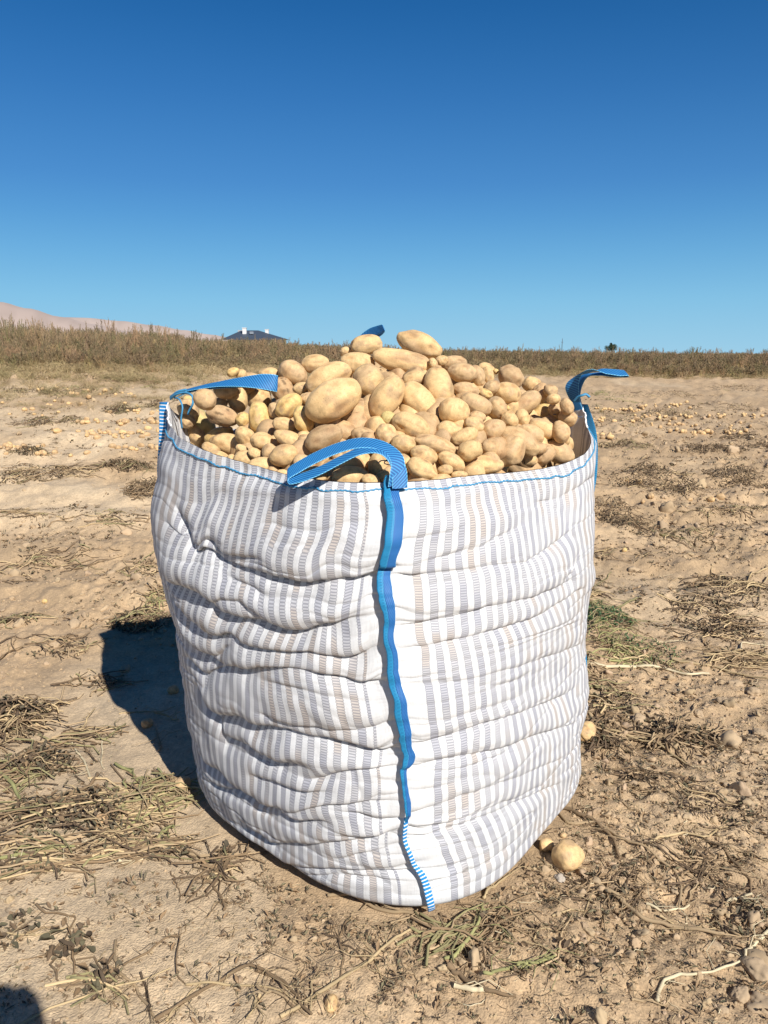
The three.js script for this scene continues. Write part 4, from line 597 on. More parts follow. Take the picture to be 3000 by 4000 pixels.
// potatoes left on the soil
const fieldVar = 'tdddbt'.split('').map((t, k) => potatoGeo(1.0 + 0.06 * k, 0.76 + 0.05 * (k % 3), 0.74, t, 700 + k, k < 3 ? icoLow : icoLow));
{
  const rows = [];
  for (const [y, x0, x1, n] of [[545, 380, 730, 16], [602, 0, 900, 9], [645, 0, 330, 6], [640, 560, 900, 14], [693, 420, 905, 26], [745, 250, 900, 24], [770, 370, 880, 14], [830, 0, 280, 16], [835, 560, 900, 13], [866, 0, 560, 8], [520, 200, 600, 8]]) rows.push([x0 / 2.5, x1 / 2.5, 636 + y / 2.5, n]);
  for (const [y, x0, x1, n] of [[490, 660, 1000, 20], [470, 880, 1250, 16], [525, 900, 1659, 34], [548, 680, 1000, 14], [575, 1000, 1659, 16], [615, 1080, 1560, 22], [632, 690, 900, 10], [880, 720, 1000, 3], [975, 850, 1600, 6]]) rows.push([995.4 + x0 / 2.5, 995.4 + x1 / 2.5, 691 + y / 2.5, n]);
  const r = rng(31), all = [];
  for (const [x0, x1, y, n] of rows) { let cl = r(); for (let i = 0; i < n; i++) { if (r() < 0.45) cl = r(); const px = lerp(x0, x1, r() < 0.45 ? clamp(cl + (r() - 0.5) * 0.12) : r()), py = y + (r() + r() - 1) * 7; const g = onGround(px, py), D = -g.z; all.push([g, (0.022 + 0.018 * r()) * (0.9 + 0.2 * r()), D, r()]); } }
  all.sort((a, b) => b[1] / b[2] - a[1] / a[2]);
  const M = new THREE.Matrix4(), e = new THREE.Euler(), qn = new THREE.Quaternion();
  all.slice(0, 160).forEach(([g, s, D, u], i) => {
    const m = mesh('field_potato', fieldVar[i % 6], skinMat); m.position.copy(g).add(V(0, s * 0.28, 0)); m.rotation.set((u - 0.5) * 0.5, u * 6.28, 0); m.scale.setScalar(s);
    tag(m, 'small pale potato left lying in the rows of harvested soil', 'potato', 'potatoes left in the field rows');
  });
  const rest = all.slice(160); if (rest.length) { const im = new THREE.InstancedMesh(fieldVar[0], skinMat, rest.length); im.name = 'far_field_potatoes'; rest.forEach(([g, s, D, u], i) => { e.set((u - 0.5) * 0.5, u * 6.28, 0); qn.setFromEuler(e); im.setMatrixAt(i, M.compose(g.clone().add(V(0, s * 0.42, 0)), qn, V(s, s, s))); }); im.castShadow = im.receiveShadow = true; tag(im, 'scattered small potatoes farther off in the harvested rows', 'potatoes', null, 'stuff'); scene.add(im); }
  const near = (px, py, pr, ar, tone, seed, label, yaw) => { const g = onGround(px, py + pr * 0.5), b = pr * K / FOC * g.clone().sub(eye).length() * 0.97; const m = mesh('field_potato', potatoGeo(b * ar, b, b * 0.92, tone, seed), skinMat); m.position.copy(g).add(V(0, b * 0.62, 0)); m.rotation.y = yaw; tag(m, label, 'potato', 'potatoes lying near the bag'); };
  near(1227, 1853, 30, 1.04, 't', 801, 'plump tan potato with speckles beside a small stone', 0.5);
  near(1180, 1833, 14, 1.1, 't', 802, 'little round potato touching the plump potato near the bag', 0.2);
  near(1217, 1811, 6, 1.05, 'd', 803, 'tiny dusty potato just behind the plump potato', 0.2);
  near(716, 2176, 13, 1.4, 't', 804, 'pale oval potato half hidden by straw stems', 1.45);
  near(1266, 1590, 20, 1.25, 't', 805, 'tan potato peeking out from behind the bag', 0.8);
  near(318, 1566, 11, 1.15, 'd', 806, 'small potato inside the bag shadow', 0.8);
  near(374, 1492, 10, 1.2, 'd', 807, 'potato inside the bag shadow close to the striped fabric', 0.3);
  near(395, 1700, 16, 1.1, 'd', 808, 'larger round potato in the bag shadow', 0.3);
  near(220, 1780, 13, 1.1, 's', 809, 'pinkish grey potato lying in the vine heap', 0.3);
  near(97, 1304, 5, 1.1, 'y', 810, 'tiny yellow potato alone on the smooth soil', 0.3);
  near(1349, 1190, 5, 1.2, 'y', 811, 'tiny yellow potato alone on the crumbly soil', 0.3);
}
console.log('field potatoes');
// ---------------------------------------------------------------- clods, stones and litter
const clodGeo = k => { const r = rng(500 + k), g = mergeVertices(new THREE.IcosahedronGeometry(1, 3).deleteAttribute('uv').deleteAttribute('normal')), P = g.attributes.position; for (let i = 0; i < P.count; i++) { const x = P.getX(i), y = P.getY(i), z = P.getZ(i), s = 1 + 0.5 * noise3(x * 1.3 + k * 9, y * 1.3, z * 1.3) + 0.32 * (0.5 - Math.abs(noise3(x * 2.6, y * 2.6 + k * 5, z * 2.6))) + 0.12 * noise3(x * 7, y * 7 + k * 3, z * 7); P.setXYZ(i, x * s, y * s * 0.6, z * s * (0.8 + 0.2 * r())); } g.setAttribute('uv', new THREE.BufferAttribute(new Float32Array(P.count * 2).map((_, i) => (i % 2 ? P.getY(i >> 1) : P.getX(i >> 1)) * 0.1), 2)); g.computeVertexNormals(); return g; };
const clods = [0, 1, 2, 3].map(clodGeo);
const lumps = [0, 1, 2, 3].map(k => { const g = mergeVertices(new THREE.IcosahedronGeometry(1, 7).deleteAttribute('uv').deleteAttribute('normal')), P = g.attributes.position; for (let i = 0; i < P.count; i++) { const x = P.getX(i), y = P.getY(i), z = P.getZ(i), s = 1 + 0.28 * noise3(x * 1.4 + k * 9, y * 1.4, z * 1.4) + 0.12 * noise3(x * 3.2, y * 3.2 + k * 5, z * 3.2) + 0.06 * noise3(x * 8, y * 8 + k * 3, z * 8) + 0.035 * noise3(x * 19, y * 19 + k * 3, z * 19); P.setXYZ(i, x * s, y * s * 0.7, z * s * 0.9); } g.setAttribute('uv', new THREE.BufferAttribute(new Float32Array(P.count * 2), 2)); g.computeVertexNormals(); return g; });
const clodMat = mat({ color: new THREE.Color().setRGB(0.385, 0.283, 0.178), roughness: 1 });
const offBag = (x, D) => { const a = Math.atan2(x - 0.03, 2.55 - D) - TWIST(0); return Math.hypot(x - 0.03, D - 2.55) > bagR(a, 0.05) + 0.012; };
{
  const r = rng(61), M = new THREE.Matrix4(), e = new THREE.Euler(), q = new THREE.Quaternion(), col = new THREE.Color();
  clods.forEach((g, k) => {
    const n = 5500, im = new THREE.InstancedMesh(g, clodMat, n); im.name = numbered('soil_crumbs'); im.castShadow = im.receiveShadow = true; let i = 0;
    while (i < n) {
      const D = 1.15 * Math.pow(12, Math.pow(r(), 0.85)), x = lerp(-0.72, 0.72, r()) * D; if (!offBag(x, D)) continue;
      const rg = rough(x, -D); if (r() > Math.pow(rg, 1.6) + 0.06 + 0.12 * sstep(3.4, 5, D)) continue;
      const big = r(), s = (0.0018 + 0.0036 * r() * r() + (big > 0.93 ? 0.008 * r() : 0) + (big > 0.992 ? 0.016 * r() : 0)) * (0.6 + 0.6 * rg) * (1 + 0.2 * D);
      e.set(r() * 6, r() * 6, r() * 6); q.setFromEuler(e); im.setMatrixAt(i, M.compose(V(x, groundH(x, -D) + s * 0.05, -D), q, V(s, s, s))); const t = 0.85 + 0.3 * r(); im.setColorAt(i, col.setRGB(t, t * (0.97 + 0.05 * r()), t * (0.94 + 0.08 * r()))); i++;
    }
    tag(im, 'loose crumbs of dry soil scattered over the field', 'soil', null, 'stuff'); scene.add(im);
  });
  // clods one can pick out
  const big = [[1210, 1904, 13, 'grey stone lying beside the plump potato', 'stone'], [1640, 2110, 26], [1600, 2165, 18], [1655, 2190, 30], [1560, 2195, 10], [1548, 2050, 12], [1460, 1340, 10], [1590, 1480, 15], [1625, 1500, 13], [1560, 1520, 12], [1645, 1590, 16], [1340, 1600, 9], [1500, 1385, 8], [1395, 2108, 7], [1300, 1480, 11], [1510, 1545, 10], [1570, 1705, 7], [1380, 1560, 14], [160, 1350, 14], [240, 1240, 8], [55, 1180, 9], [120, 1400, 12], [270, 1450, 14], [200, 1470, 14], [230, 1345, 9], [1400, 1690, 9], [1535, 1740, 8], [1130, 1745, 8], [110, 2080, 8]];
  const lumpMat = mat({ color: new THREE.Color().setRGB(0.385, 0.283, 0.178), roughness: 1 }), stoneMat = mat({ color: new THREE.Color().setRGB(0.40, 0.35, 0.29), roughness: 0.95 });
  big.forEach(([px, py, pr, lb, cat], i) => { const g = onGround(px, py), s = pr * K / FOC * g.distanceTo(eye) * 0.9; const m = mesh(cat === 'stone' ? 'stone' : 'soil_clod', lumps[i % 4], cat === 'stone' ? stoneMat : lumpMat); m.position.copy(g).add(V(0, s * 0.06, 0)); m.rotation.set(0.3 * r(), r() * 6, 0.3 * r()); m.scale.set(s * 1.1, s * 0.9, s); tag(m, lb || 'lump of dry tan soil lying on the crumbly ground', cat || 'clod', cat ? null : 'soil clods'); });
}
// ---------------------------------------------------------------- dry vines
const STEM = { straw: [0.46, 0.345, 0.19], pale: [0.64, 0.54, 0.35], brown: [0.215, 0.145, 0.08], dark: [0.11, 0.073, 0.043], tan: [0.36, 0.26, 0.15], green: [0.30, 0.29, 0.12], olive: [0.24, 0.21, 0.10] };
const LEAF = [[0.18, 0.12, 0.07], [0.13, 0.09, 0.055], [0.135, 0.11, 0.07], [0.25, 0.165, 0.09], [0.16, 0.14, 0.08]];
function stemThing(pts, rad, tone, label, grp, seed) {     // pts in pixels, lying on the soil
  const r = rng(seed), W = pts.map(([x, y]) => onGround(x, y)), P = new THREE.CatmullRomCurve3(W, false, 'catmullrom', tone === 'pale' || tone === 'straw' ? 0.1 : 0.3).getPoints(28), mb = new MB(), c0 = STEM[tone], base = W[0].clone();
  const Q = P.map((p, i) => { const t = i / 28, q = p.clone(); q.y = groundH(p.x, p.z) * 0.45 + p.y * 0.55 + rad * 0.9 + 0.012 * Math.max(0, noise2(t * 4 + seed, seed * 3.3)); const wv = tone === 'pale' || tone === 'straw' ? 0.0018 : 0.005; q.x += wv * noise2(t * 9, seed); q.z += wv * noise2(t * 9 + 40, seed); return q.sub(base); });
  mb.tube(Q, t => rad * (1.05 - 0.45 * t) * (1 + 0.15 * noise2(t * 14, seed)), t => { const k = 0.82 + 0.3 * noise2(t * 8, seed) * 0.6 + 0.1 * r(); return c0.map(v => v * k); }, 7);
  const g = group('dry_stem', base); mesh('stalk', mb.geo(), vcol, g);
  for (let k = 0; k < (tone === 'pale' ? 2 : 5); k++) { const tw = new MB(), i = 3 + Math.floor(r() * 22), a = r() * 6.28, l = 0.03 + 0.09 * r(), p = Q[i], e1 = p.clone().add(V(Math.cos(a) * l * 0.5, 0.008 + 0.012 * r(), Math.sin(a) * l * 0.5)), e2 = p.clone().add(V(Math.cos(a + 0.4) * l, 0.004 + 0.014 * r(), Math.sin(a + 0.4) * l)); tw.tube([p, e1, e2], t => Math.min(0.0022, rad * 0.38) * (1 - 0.6 * t), c0.map(v => v * 0.8), 4); mesh('side_twig', tw.geo(), vcol, g); }
  tag(g, label, 'stem', grp); return g;
}
const zA = ([x, y]) => [x / 2.5, 1659 + y / 2.5], zB = ([x, y]) => [553 + x / 2.5, 1659 + y / 2.5], zC = ([x, y]) => [1106 + x / 3, 1659 + y / 3], zD = ([x, y]) => [1216.6 + x / 3.75, 1161 + y / 3.75], zE = ([x, y]) => [x / 3.75, 1438 + y / 3.75];
[[zB, [[130, 1380], [270, 1290], [430, 1190], [620, 1050], [760, 950], [840, 890]], .0052, 'straw', 'long straight straw stalk pointing at the foot of the bag'],
[zB, [[390, 700], [500, 715], [640, 765], [780, 790], [910, 825], [1030, 920], [1070, 975]], .0058, 'tan', 'woody tan stem curving along the bag foot under the seam'],
[zB, [[1030, 1080], [1100, 1150], [1250, 1210], [1400, 1280]], .007, 'brown', 'thick brown stem bending away from the green sprig'],
[zB, [[1020, 1050], [1120, 990], [1190, 880], [1225, 780], [1215, 740]], .005, 'green'],
[zB, [[1225, 720], [1290, 660], [1375, 590]], .0045, 'straw'], [zB, [[1070, 1215], [1200, 1225], [1310, 1235]], .0075, 'pale', 'short thick pale cut straw beside the brown stem'], [zB, [[1230, 1140], [1400, 1090], [1620, 1055]], .0045, 'green'],
[zB, [[370, 910], [440, 950], [540, 1010], [670, 1135]], .003, 'dark'], [zB, [[510, 810], [470, 890], [445, 950], [465, 1020], [455, 1120], [440, 1210]], .003, 'brown'], [zB, [[520, 890], [630, 1010], [680, 1160]], .0025, 'straw'],
[zB, [[0, 1120], [100, 1150], [170, 1200], [240, 1290], [310, 1370]], .0048, 'brown'], [zB, [[0, 1210], [90, 1250], [200, 1310], [290, 1370]], .0035, 'tan'], [zB, [[300, 1160], [300, 1260], [295, 1370]], .003, 'straw'],
[zB, [[800, 1110], [850, 1140], [880, 1190]], .0025, 'tan'], [zB, [[700, 960], [740, 900], [780, 840], [880, 800]], .0022, 'tan'], [zB, [[860, 970], [920, 980], [980, 960], [900, 930], [860, 900]], .0025, 'brown'], [zB, [[1000, 810], [1020, 900], [1030, 980]], .004, 'brown'],
[zA, [[840, 1370], [940, 1310], [1100, 1230], [1240, 1150], [1360, 1115], [1470, 1160], [1540, 1240], [1600, 1320]], .005, 'brown', 'long brown vine arching over the bare pale soil'],
[zA, [[630, 960], [625, 1060], [660, 1130], [740, 1210], [800, 1300], [850, 1370]], .0042, 'tan'], [zA, [[670, 1110], [800, 1000], [900, 930], [960, 930], [950, 1010], [960, 1130], [1000, 1190]], .0028, 'brown'], [zA, [[760, 1130], [790, 1230], [805, 1300], [805, 1370]], .0028, 'dark'],
[zA, [[925, 580], [960, 650], [975, 735]], .0022, 'brown'], [zA, [[1215, 785], [1205, 740], [1165, 680], [1160, 640], [1200, 550], [1270, 480]], .004, 'brown', 'small withered upright plant stem by the bag shadow'], [zA, [[1210, 742], [1260, 745], [1320, 745]], .0025, 'brown'], [zA, [[1330, 615], [1400, 640], [1450, 655], [1462, 695]], .002, 'brown'], [zA, [[1120, 830], [1165, 750]], .0016, 'tan'],
[zA, [[1005, 1195], [1100, 1190], [1230, 1200], [1390, 1200], [1560, 1270], [1659, 1330]], .0035, 'straw'], [zA, [[900, 1375], [980, 1290], [1080, 1200]], .003, 'straw'], [zA, [[1400, 1230], [1370, 1300], [1330, 1380]], .004, 'straw'], [zA, [[190, 760], [250, 800], [370, 815], [405, 840], [340, 960], [300, 1010], [130, 1050]], .003, 'brown'], [zA, [[40, 930], [200, 935], [390, 880]], .0025, 'straw'], [zA, [[600, 1370], [620, 1280], [630, 1170], [640, 1100]], .0016, 'tan'],
[zC, [[290, 280], [370, 375], [540, 375], [650, 450], [740, 510], [860, 540], [950, 610], [1060, 700], [1105, 800], [1080, 930]], .005, 'tan', 'long forked vine snaking away from the bag foot'], [zC, [[300, 260], [420, 310], [540, 370], [600, 420], [660, 500], [690, 600]], .0065, 'brown'], [zC, [[860, 520], [950, 470], [1100, 465], [1240, 470], [1290, 440], [1360, 400], [1480, 380]], .004, 'straw'],
[zC, [[1240, 460], [1310, 520], [1400, 590], [1480, 680], [1530, 760], [1540, 820]], .005, 'brown'], [zC, [[1290, 510], [1450, 545], [1659, 620]], .003, 'tan'], [zC, [[560, 770], [600, 830], [720, 910], [820, 990], [950, 1030], [1100, 1075], [1370, 1105]], .0075, 'tan', 'thick split woody stem with pale frayed end'], [zC, [[950, 1010], [1100, 1060], [1350, 1070]], .003, 'straw'],
[zC, [[870, 910], [970, 960], [1150, 930]], .0042, 'pale'], [zC, [[1659, 1090], [1560, 1190], [1510, 1240], [1515, 1290]], .0052, 'pale', 'bright pale bent straw near the big clods'], [zC, [[940, 1540], [960, 1470], [985, 1405], [1100, 1380], [1300, 1345], [1470, 1325]], .0048, 'pale', 'pale stem bent at a right angle'], [zC, [[830, 300], [760, 290], [715, 240], [695, 170], [720, 150], [880, 175]], .0032, 'tan'],
[zC, [[0, 1320], [120, 1295], [280, 1265]], .0048, 'green'], [zC, [[280, 1260], [200, 1200], [140, 1150], [175, 1080], [250, 1075]], .003, 'straw'], [zC, [[260, 975], [390, 945], [480, 940], [510, 850]], .003, 'straw'], [zC, [[0, 640], [60, 600], [150, 480], [250, 400]], .003, 'dark'], [zC, [[160, 640], [200, 740], [230, 810]], .002, 'brown'], [zC, [[760, 1505], [860, 1555], [960, 1570], [1060, 1505]], .003, 'tan'], [zC, [[1390, 915], [1460, 870], [1560, 830]], .005, 'pale'], [zC, [[1100, 480], [1200, 530], [1310, 590]], .0045, 'brown'], [zC, [[1060, 660], [1200, 700], [1300, 760], [1420, 830]], .004, 'brown'], [zC, [[1390, 1090], [1500, 1120], [1659, 1170]], .004, 'tan'], [zC, [[1270, 680], [1340, 600]], .003, 'brown'], [zC, [[400, 60], [450, 85]], .003, 'straw'], [zC, [[1000, 790], [880, 800], [740, 860]], .0022, 'brown'],
[zD, [[95, 1045], [300, 1050], [600, 1065], [800, 1095], [1000, 1130], [1180, 1140]], .009, 'pale', 'thick pale stalk lying straight out from the bag side'], [zD, [[880, 1010], [1200, 1065], [1659, 1175]], .007, 'straw', 'long golden straw stalk near the green weeds'], [zD, [[200, 690], [420, 600], [600, 510]], .009, 'olive', 'thick olive stalk resting on the green weeds'], [zD, [[210, 1470], [310, 1560], [480, 1620], [760, 1720], [980, 1850]], .006, 'straw'], [zD, [[500, 1440], [680, 1640], [850, 1750], [1040, 1860]], .006, 'straw'], [zD, [[870, 1520], [900, 1640], [935, 1750]], .006, 'tan'], [zD, [[870, 1520], [1000, 1480], [1080, 1350]], .005, 'tan'], [zD, [[540, 1400], [730, 1350]], .004, 'tan'], [zD, [[1290, 670], [1480, 645], [1600, 660]], .004, 'pale'], [zD, [[1659, 260], [1530, 300], [1490, 370], [1520, 430]], .006, 'straw'], [zD, [[1659, 330], [1600, 400], [1590, 540]], .005, 'straw'], [zD, [[1380, 480], [1470, 475], [1570, 500]], .004, 'pale'], [zD, [[1370, 1010], [1440, 950], [1450, 860], [1659, 895]], .005, 'pale'], [zD, [[1240, 110], [1200, 280], [1250, 345]], .005, 'straw'], [zD, [[1120, 820], [1160, 900], [1250, 960]], .005, 'tan'], [zD, [[870, 420], [1040, 418]], .003, 'tan'], [zD, [[200, 430], [300, 380], [390, 310]], .005, 'olive'], [zD, [[740, 850], [1010, 850]], .003, 'pale'],
[zE, [[260, 1180], [450, 1120], [650, 1060], [760, 960], [800, 890]], .0085, 'brown', 'thick grey-brown woody stem on top of the vine heap'], [zE, [[750, 1040], [900, 1070], [1000, 1110], [1090, 1165]], .0095, 'tan', 'thick tan broken stem in the vine heap'], [zE, [[740, 940], [690, 800], [630, 720], [585, 640], [580, 550]], .0045, 'pale', 'pale peeled stem standing up from the vine heap'], [zE, [[560, 600], [640, 560], [700, 480], [770, 380]], .005, 'straw'], [zE, [[840, 620], [930, 560], [1025, 500]], .005, 'olive', 'short olive stem at the edge of the bag shadow'], [zE, [[940, 840], [1050, 880], [1130, 960], [1300, 1030], [1480, 1140]], .006, 'green', 'long limp green stem lying into the bag shadow'], [zE, [[0, 900], [80, 980], [150, 1080], [170, 1200], [160, 1300]], .007, 'green', 'limp pale green stem in the vine heap'], [zE, [[580, 1500], [760, 1450], [950, 1390], [1080, 1325]], .005, 'pale'], [zE, [[1190, 1500], [1320, 1400], [1410, 1310]], .006, 'green'], [zE, [[0, 1560], [100, 1420], [240, 1310], [400, 1240], [560, 1130]], .005, 'straw'], [zE, [[0, 1580], [250, 1575], [400, 1540], [600, 1490]], .006, 'green'], [zE, [[100, 1605], [350, 1610], [560, 1615]], .005, 'pale'], [zE, [[700, 1160], [850, 1200], [960, 1190]], .004, 'tan'], [zE, [[800, 1560], [900, 1490], [1000, 1400], [1150, 1300]], .004, 'straw'], [zE, [[1230, 1000], [1240, 1090], [1220, 1180]], .003, 'pale'], [zE, [[1140, 1470], [1210, 1350], [1260, 1220]], .003, 'tan'], [zE, [[960, 1620], [1100, 1600], [1230, 1570]], .005, 'pale'], [zE, [[680, 640], [710, 720], [790, 800]], .0045, 'brown'], [zE, [[830, 640], [820, 800], [840, 860]], .003, 'pale'], [zE, [[0, 430], [200, 450], [330, 460]], .005, 'straw'], [zE, [[0, 580], [180, 540], [300, 490]], .005, 'straw'], [zE, [[540, 760], [560, 850], [680, 980]], .0035, 'dark'],
[zE, [[980, 90], [1010, 150], [1090, 180]], .003, 'tan'], [zE, [[1250, 410], [1350, 430], [1450, 460]], .005, 'straw'], [zE, [[1260, 520], [1300, 640], [1290, 730]], .004, 'tan'], [zE, [[960, 410], [1100, 390], [1300, 400], [1420, 340]], .003, 'straw'],
].forEach(([f, pts, rad, tone, label], i) => { const P = pts.map(f), len = P.reduce((s, p, k) => k ? s + Math.hypot(p[0] - P[k - 1][0], p[1] - P[k - 1][1]) : 0, 0), zone = f === zE ? 'in the wide vine litter' : f === zD ? 'near the green weeds' : f === zA ? 'on the pale smooth soil' : f === zB ? 'below the front seam of the bag' : 'near the plump potato', adj = (len > 110 ? 'long' : len > 55 ? 'medium' : 'short') + (rad > .0048 ? ' thick' : rad > .003 ? '' : ' thin'), hue = { straw: 'straw-coloured', pale: 'pale bleached', brown: 'brown', dark: 'dark brown', tan: 'tan', green: 'faded green', olive: 'olive' }[tone]; stemThing(pts.map(f), rad, tone, label || `${adj} ${hue} dry stem ${zone}`, label ? null : tone === 'straw' || tone === 'pale' ? 'straw stems on the soil' : tone === 'green' || tone === 'olive' ? 'greenish stems on the soil' : 'brown stems on the soil', 1000 + i); });
console.log('stems');

const OL = ['olive', 'straw', 'tan', 'brown', 'brown', 'green'];
function vineHeap(px, py, pw, ph, hgt, n, seed, o = {}) {   // pixel centre and half sizes -> an ellipse of tangled vines on the soil
  const r = rng(seed), c = onGround(px, py), ex = onGround(px + pw, py), n0 = onGround(px, py + ph), rx = c.distanceTo(ex), rz = Math.max(rx * 0.3, Math.abs(n0.z - c.z)), g = group('vine_heap', c), st = new MB(), lf = new MB(), mix = o.mix || ['brown', 'brown', 'dark', 'tan', 'straw', 'olive'], gl = o.leaf || (mix.includes('dark') ? LEAF.map(c => c.map(v => v * 0.68)) : LEAF), fat = o.fat || 1;
  for (let k = 0; k < n; k++) {
    const q = Math.sqrt(r()) * (r() < 0.2 ? 1.35 : 1), t = r() * 6.28, x = Math.cos(t) * q * rx, z = Math.sin(t) * q * rz; if (noise2((c.x + x) * 5 + seed, (c.z + z) * 5) + 0.6 * noise2((c.x + x) * 14, (c.z + z) * 14) < -0.42 + 0.35 * q) continue; const a = (o.dir ?? 0) + (r() - 0.5) * (o.spread ?? 2.6), l = (0.08 + 0.3 * r() * r()) * (o.len || 1), top = hgt * Math.max(0.05, 1 - q * q) * (0.15 + 0.85 * r()), col = STEM[mix[Math.floor(r() * mix.length)]], s = 0.75 + 0.5 * r(), P = [];
    for (let i = 0; i <= 5; i++) { const u = i / 5, aa = a + (u - 0.5) * (r() - 0.4) * 1.5, lx = x + Math.cos(aa) * l * (u - 0.5), lz = z + Math.sin(aa) * l * (u - 0.5), wx = c.x + lx, wz = c.z + lz; P.push(V(lx, groundH(wx, wz) - c.y + 0.003 + top * (0.5 + 0.5 * Math.sin(u * 3.14)) + 0.008 * r(), lz)); }
    st.tube(P, u => (0.0012 + 0.0022 * s * s) * fat * (1.1 - 0.5 * u), col.map(v => v * s), 4);
  }
  for (let k = 0; k < n * (o.leaves ?? 1.2) * (mix.includes('dark') && hgt > 0.04 ? 1.8 : 1.2); k++) { const q = Math.sqrt(r()), t = r() * 6.28, x = Math.cos(t) * q * rx, z = Math.sin(t) * q * rz, y = groundH(c.x + x, c.z + z) - c.y + 0.004 + hgt * (1 - q * q) * r() * 0.9; if (noise2((c.x + x) * 6 + seed, (c.z + z) * 6) < -0.5 + 0.55 * q) continue; const s = 0.7 + 0.6 * r(), cc = gl[Math.floor(r() * gl.length)]; const yy = y - 0.7 * hgt * (1 - q * q) * sstep(0.25, -0.35, noise2((c.x + x) * 11 + seed, (c.z + z) * 11)) * r(); lf.dead(V(x, Math.max(yy, groundH(c.x + x, c.z + z) - c.y + 0.003), z), V(r() - 0.5, (r() - 0.4) * 0.5, r() - 0.5).normalize(), V(r() - 0.5, 1, r() - 0.5).normalize(), (0.012 + 0.026 * r()) * (o.lsize || 1), (0.003 + 0.007 * r()) * (o.lsize || 1), cc.map(v => v * s), r); }
  mesh('stems', st.geo(), vcol, g).userData.kind = 'stuff'; if (lf.p.length) mesh('leaves', lf.geo(), vcol, g).userData.kind = 'stuff'; const look = mix === OL ? 'straw and green' : mix.includes('dark') && mix.length < 5 ? 'dark brown' : mix.includes('straw') ? 'mixed brown and straw' : 'dull brown', form = hgt > 0.065 ? 'bushy clump' : hgt > 0.028 ? 'low tangle' : 'thin flat scatter', place = py < 870 ? 'near the foot of the weeds' : py < 1000 ? 'among the field potatoes' : px > 1200 ? 'on the crumbly soil' : px < 420 ? 'on the smooth soil' : 'on the soil before the bag';
  tag(g, o.label || `${form} of ${look} withered vines ${place}`, o.cat || 'vines', o.label ? null : 'withered vine tangles');
}
vineHeap(150, 1790, 190, 105, .05, 330, 1, { dir: 0.1, spread: 1.5, len: 1.25, mix: ['straw', 'tan', 'brown', 'brown', 'tan', 'dark', 'olive', 'straw'], leaves: 2.2, label: 'wide straw-littered heap of dry vines next to the bag shadow' });
vineHeap(330, 1730, 80, 55, .035, 150, 2, { mix: OL, leaves: 1.6, label: 'greenish tangle of vines at the edge of the bag shadow' });
vineHeap(45, 1560, 100, 55, .10, 230, 3, { mix: ['brown', 'dark', 'tan', 'straw'], leaves: 2.4, lsize: 1.2, label: 'dark brown leafy vine heap cut by the frame edge' });
vineHeap(75, 1660, 75, 40, .06, 110, 4, { leaves: 3, lsize: 1.2, label: 'heap of curled brown leaves above the straw litter' });
vineHeap(110, 1600, 120, 22, .03, 100, 5, { dir: 0, spread: 0.8 });
vineHeap(350, 1840, 75, 26, .02, 70, 6, { dir: 0, spread: 1 });
vineHeap(60, 1840, 90, 30, .02, 70, 7, { dir: 0, spread: 1, mix: OL });
vineHeap(150, 2060, 70, 60, .012, 26, 8, { leaves: 2.8, lsize: 1.5, label: 'scatter of large curled dead leaves on pale soil' });
vineHeap(40, 2020, 60, 45, .012, 24, 9, { leaves: 2.5, lsize: 1.3 });
vineHeap(215, 2120, 40, 40, .01, 12, 10, { leaves: 3, lsize: 1.3 });
vineHeap(478, 1875, 18, 36, .02, 30, 11, { leaves: 2 });
vineHeap(975, 2035, 50, 18, .02, 36, 12, { mix: ['tan', 'brown', 'olive'], leaves: 3, lsize: 0.5, leaf: [[0.10, 0.14, 0.05], [0.14, 0.17, 0.07], [0.2, 0.16, 0.09]], label: 'grey-green sprig of fine leaves on the soil below the bag' });
vineHeap(1075, 2005, 45, 35, .015, 20, 13, { fat: 0.7, mix: ['tan', 'brown'] });
vineHeap(1165, 1985, 60, 30, .010, 18, 14, { fat: 0.6, mix: ['brown', 'tan', 'dark'] });
vineHeap(1310, 1360, 75, 75, .09, 170, 15, { fat: 0.75, mix: ['olive', 'green', 'tan', 'brown'], leaves: 9, lsize: 0.85, leaf: [[0.065, 0.135, 0.05], [0.095, 0.175, 0.065], [0.055, 0.105, 0.045], [0.14, 0.15, 0.07]], label: 'clump of fresh green weeds growing beside the bag', cat: 'weeds' });
vineHeap(1390, 1420, 90, 22, .03, 90, 16, { mix: ['olive', 'straw', 'green'], leaves: 3, lsize: 0.7, leaf: [[0.09, 0.15, 0.06], [0.13, 0.17, 0.08], [0.2, 0.15, 0.09]], label: 'trailing green weeds along the pale stalk' });
vineHeap(1270, 1300, 35, 24, .05, 80, 17, { leaves: 2.5 });
vineHeap(1420, 1045, 85, 26, .17, 230, 18, { mix: ['dark', 'dark', 'brown', 'brown', 'straw'], leaves: 4, label: 'bushy dark vine heap with pale straw stems sticking out' });
vineHeap(1330, 1118, 48, 26, .12, 170, 19, { mix: ['dark', 'brown', 'brown', 'tan'], leaves: 3 });
vineHeap(1590, 1035, 60, 20, .12, 130, 20, { mix: ['dark', 'brown', 'tan'], leaves: 3 });
vineHeap(1620, 955, 55, 14, .11, 110, 21, { mix: ['dark', 'brown'], leaves: 3 });
vineHeap(1345, 962, 55, 12, .10, 110, 22, { mix: ['dark', 'brown', 'olive', 'straw'], leaves: 3 });
vineHeap(1540, 968, 70, 14, .09, 110, 23, { mix: ['dark', 'brown'], leaves: 3 });
vineHeap(1330, 905, 50, 12, .09, 90, 24, { mix: ['olive', 'brown', 'straw'], leaves: 3, leaf: [[0.13, 0.12, 0.06], [0.12, 0.16, 0.07], [0.2, 0.15, 0.09]] });
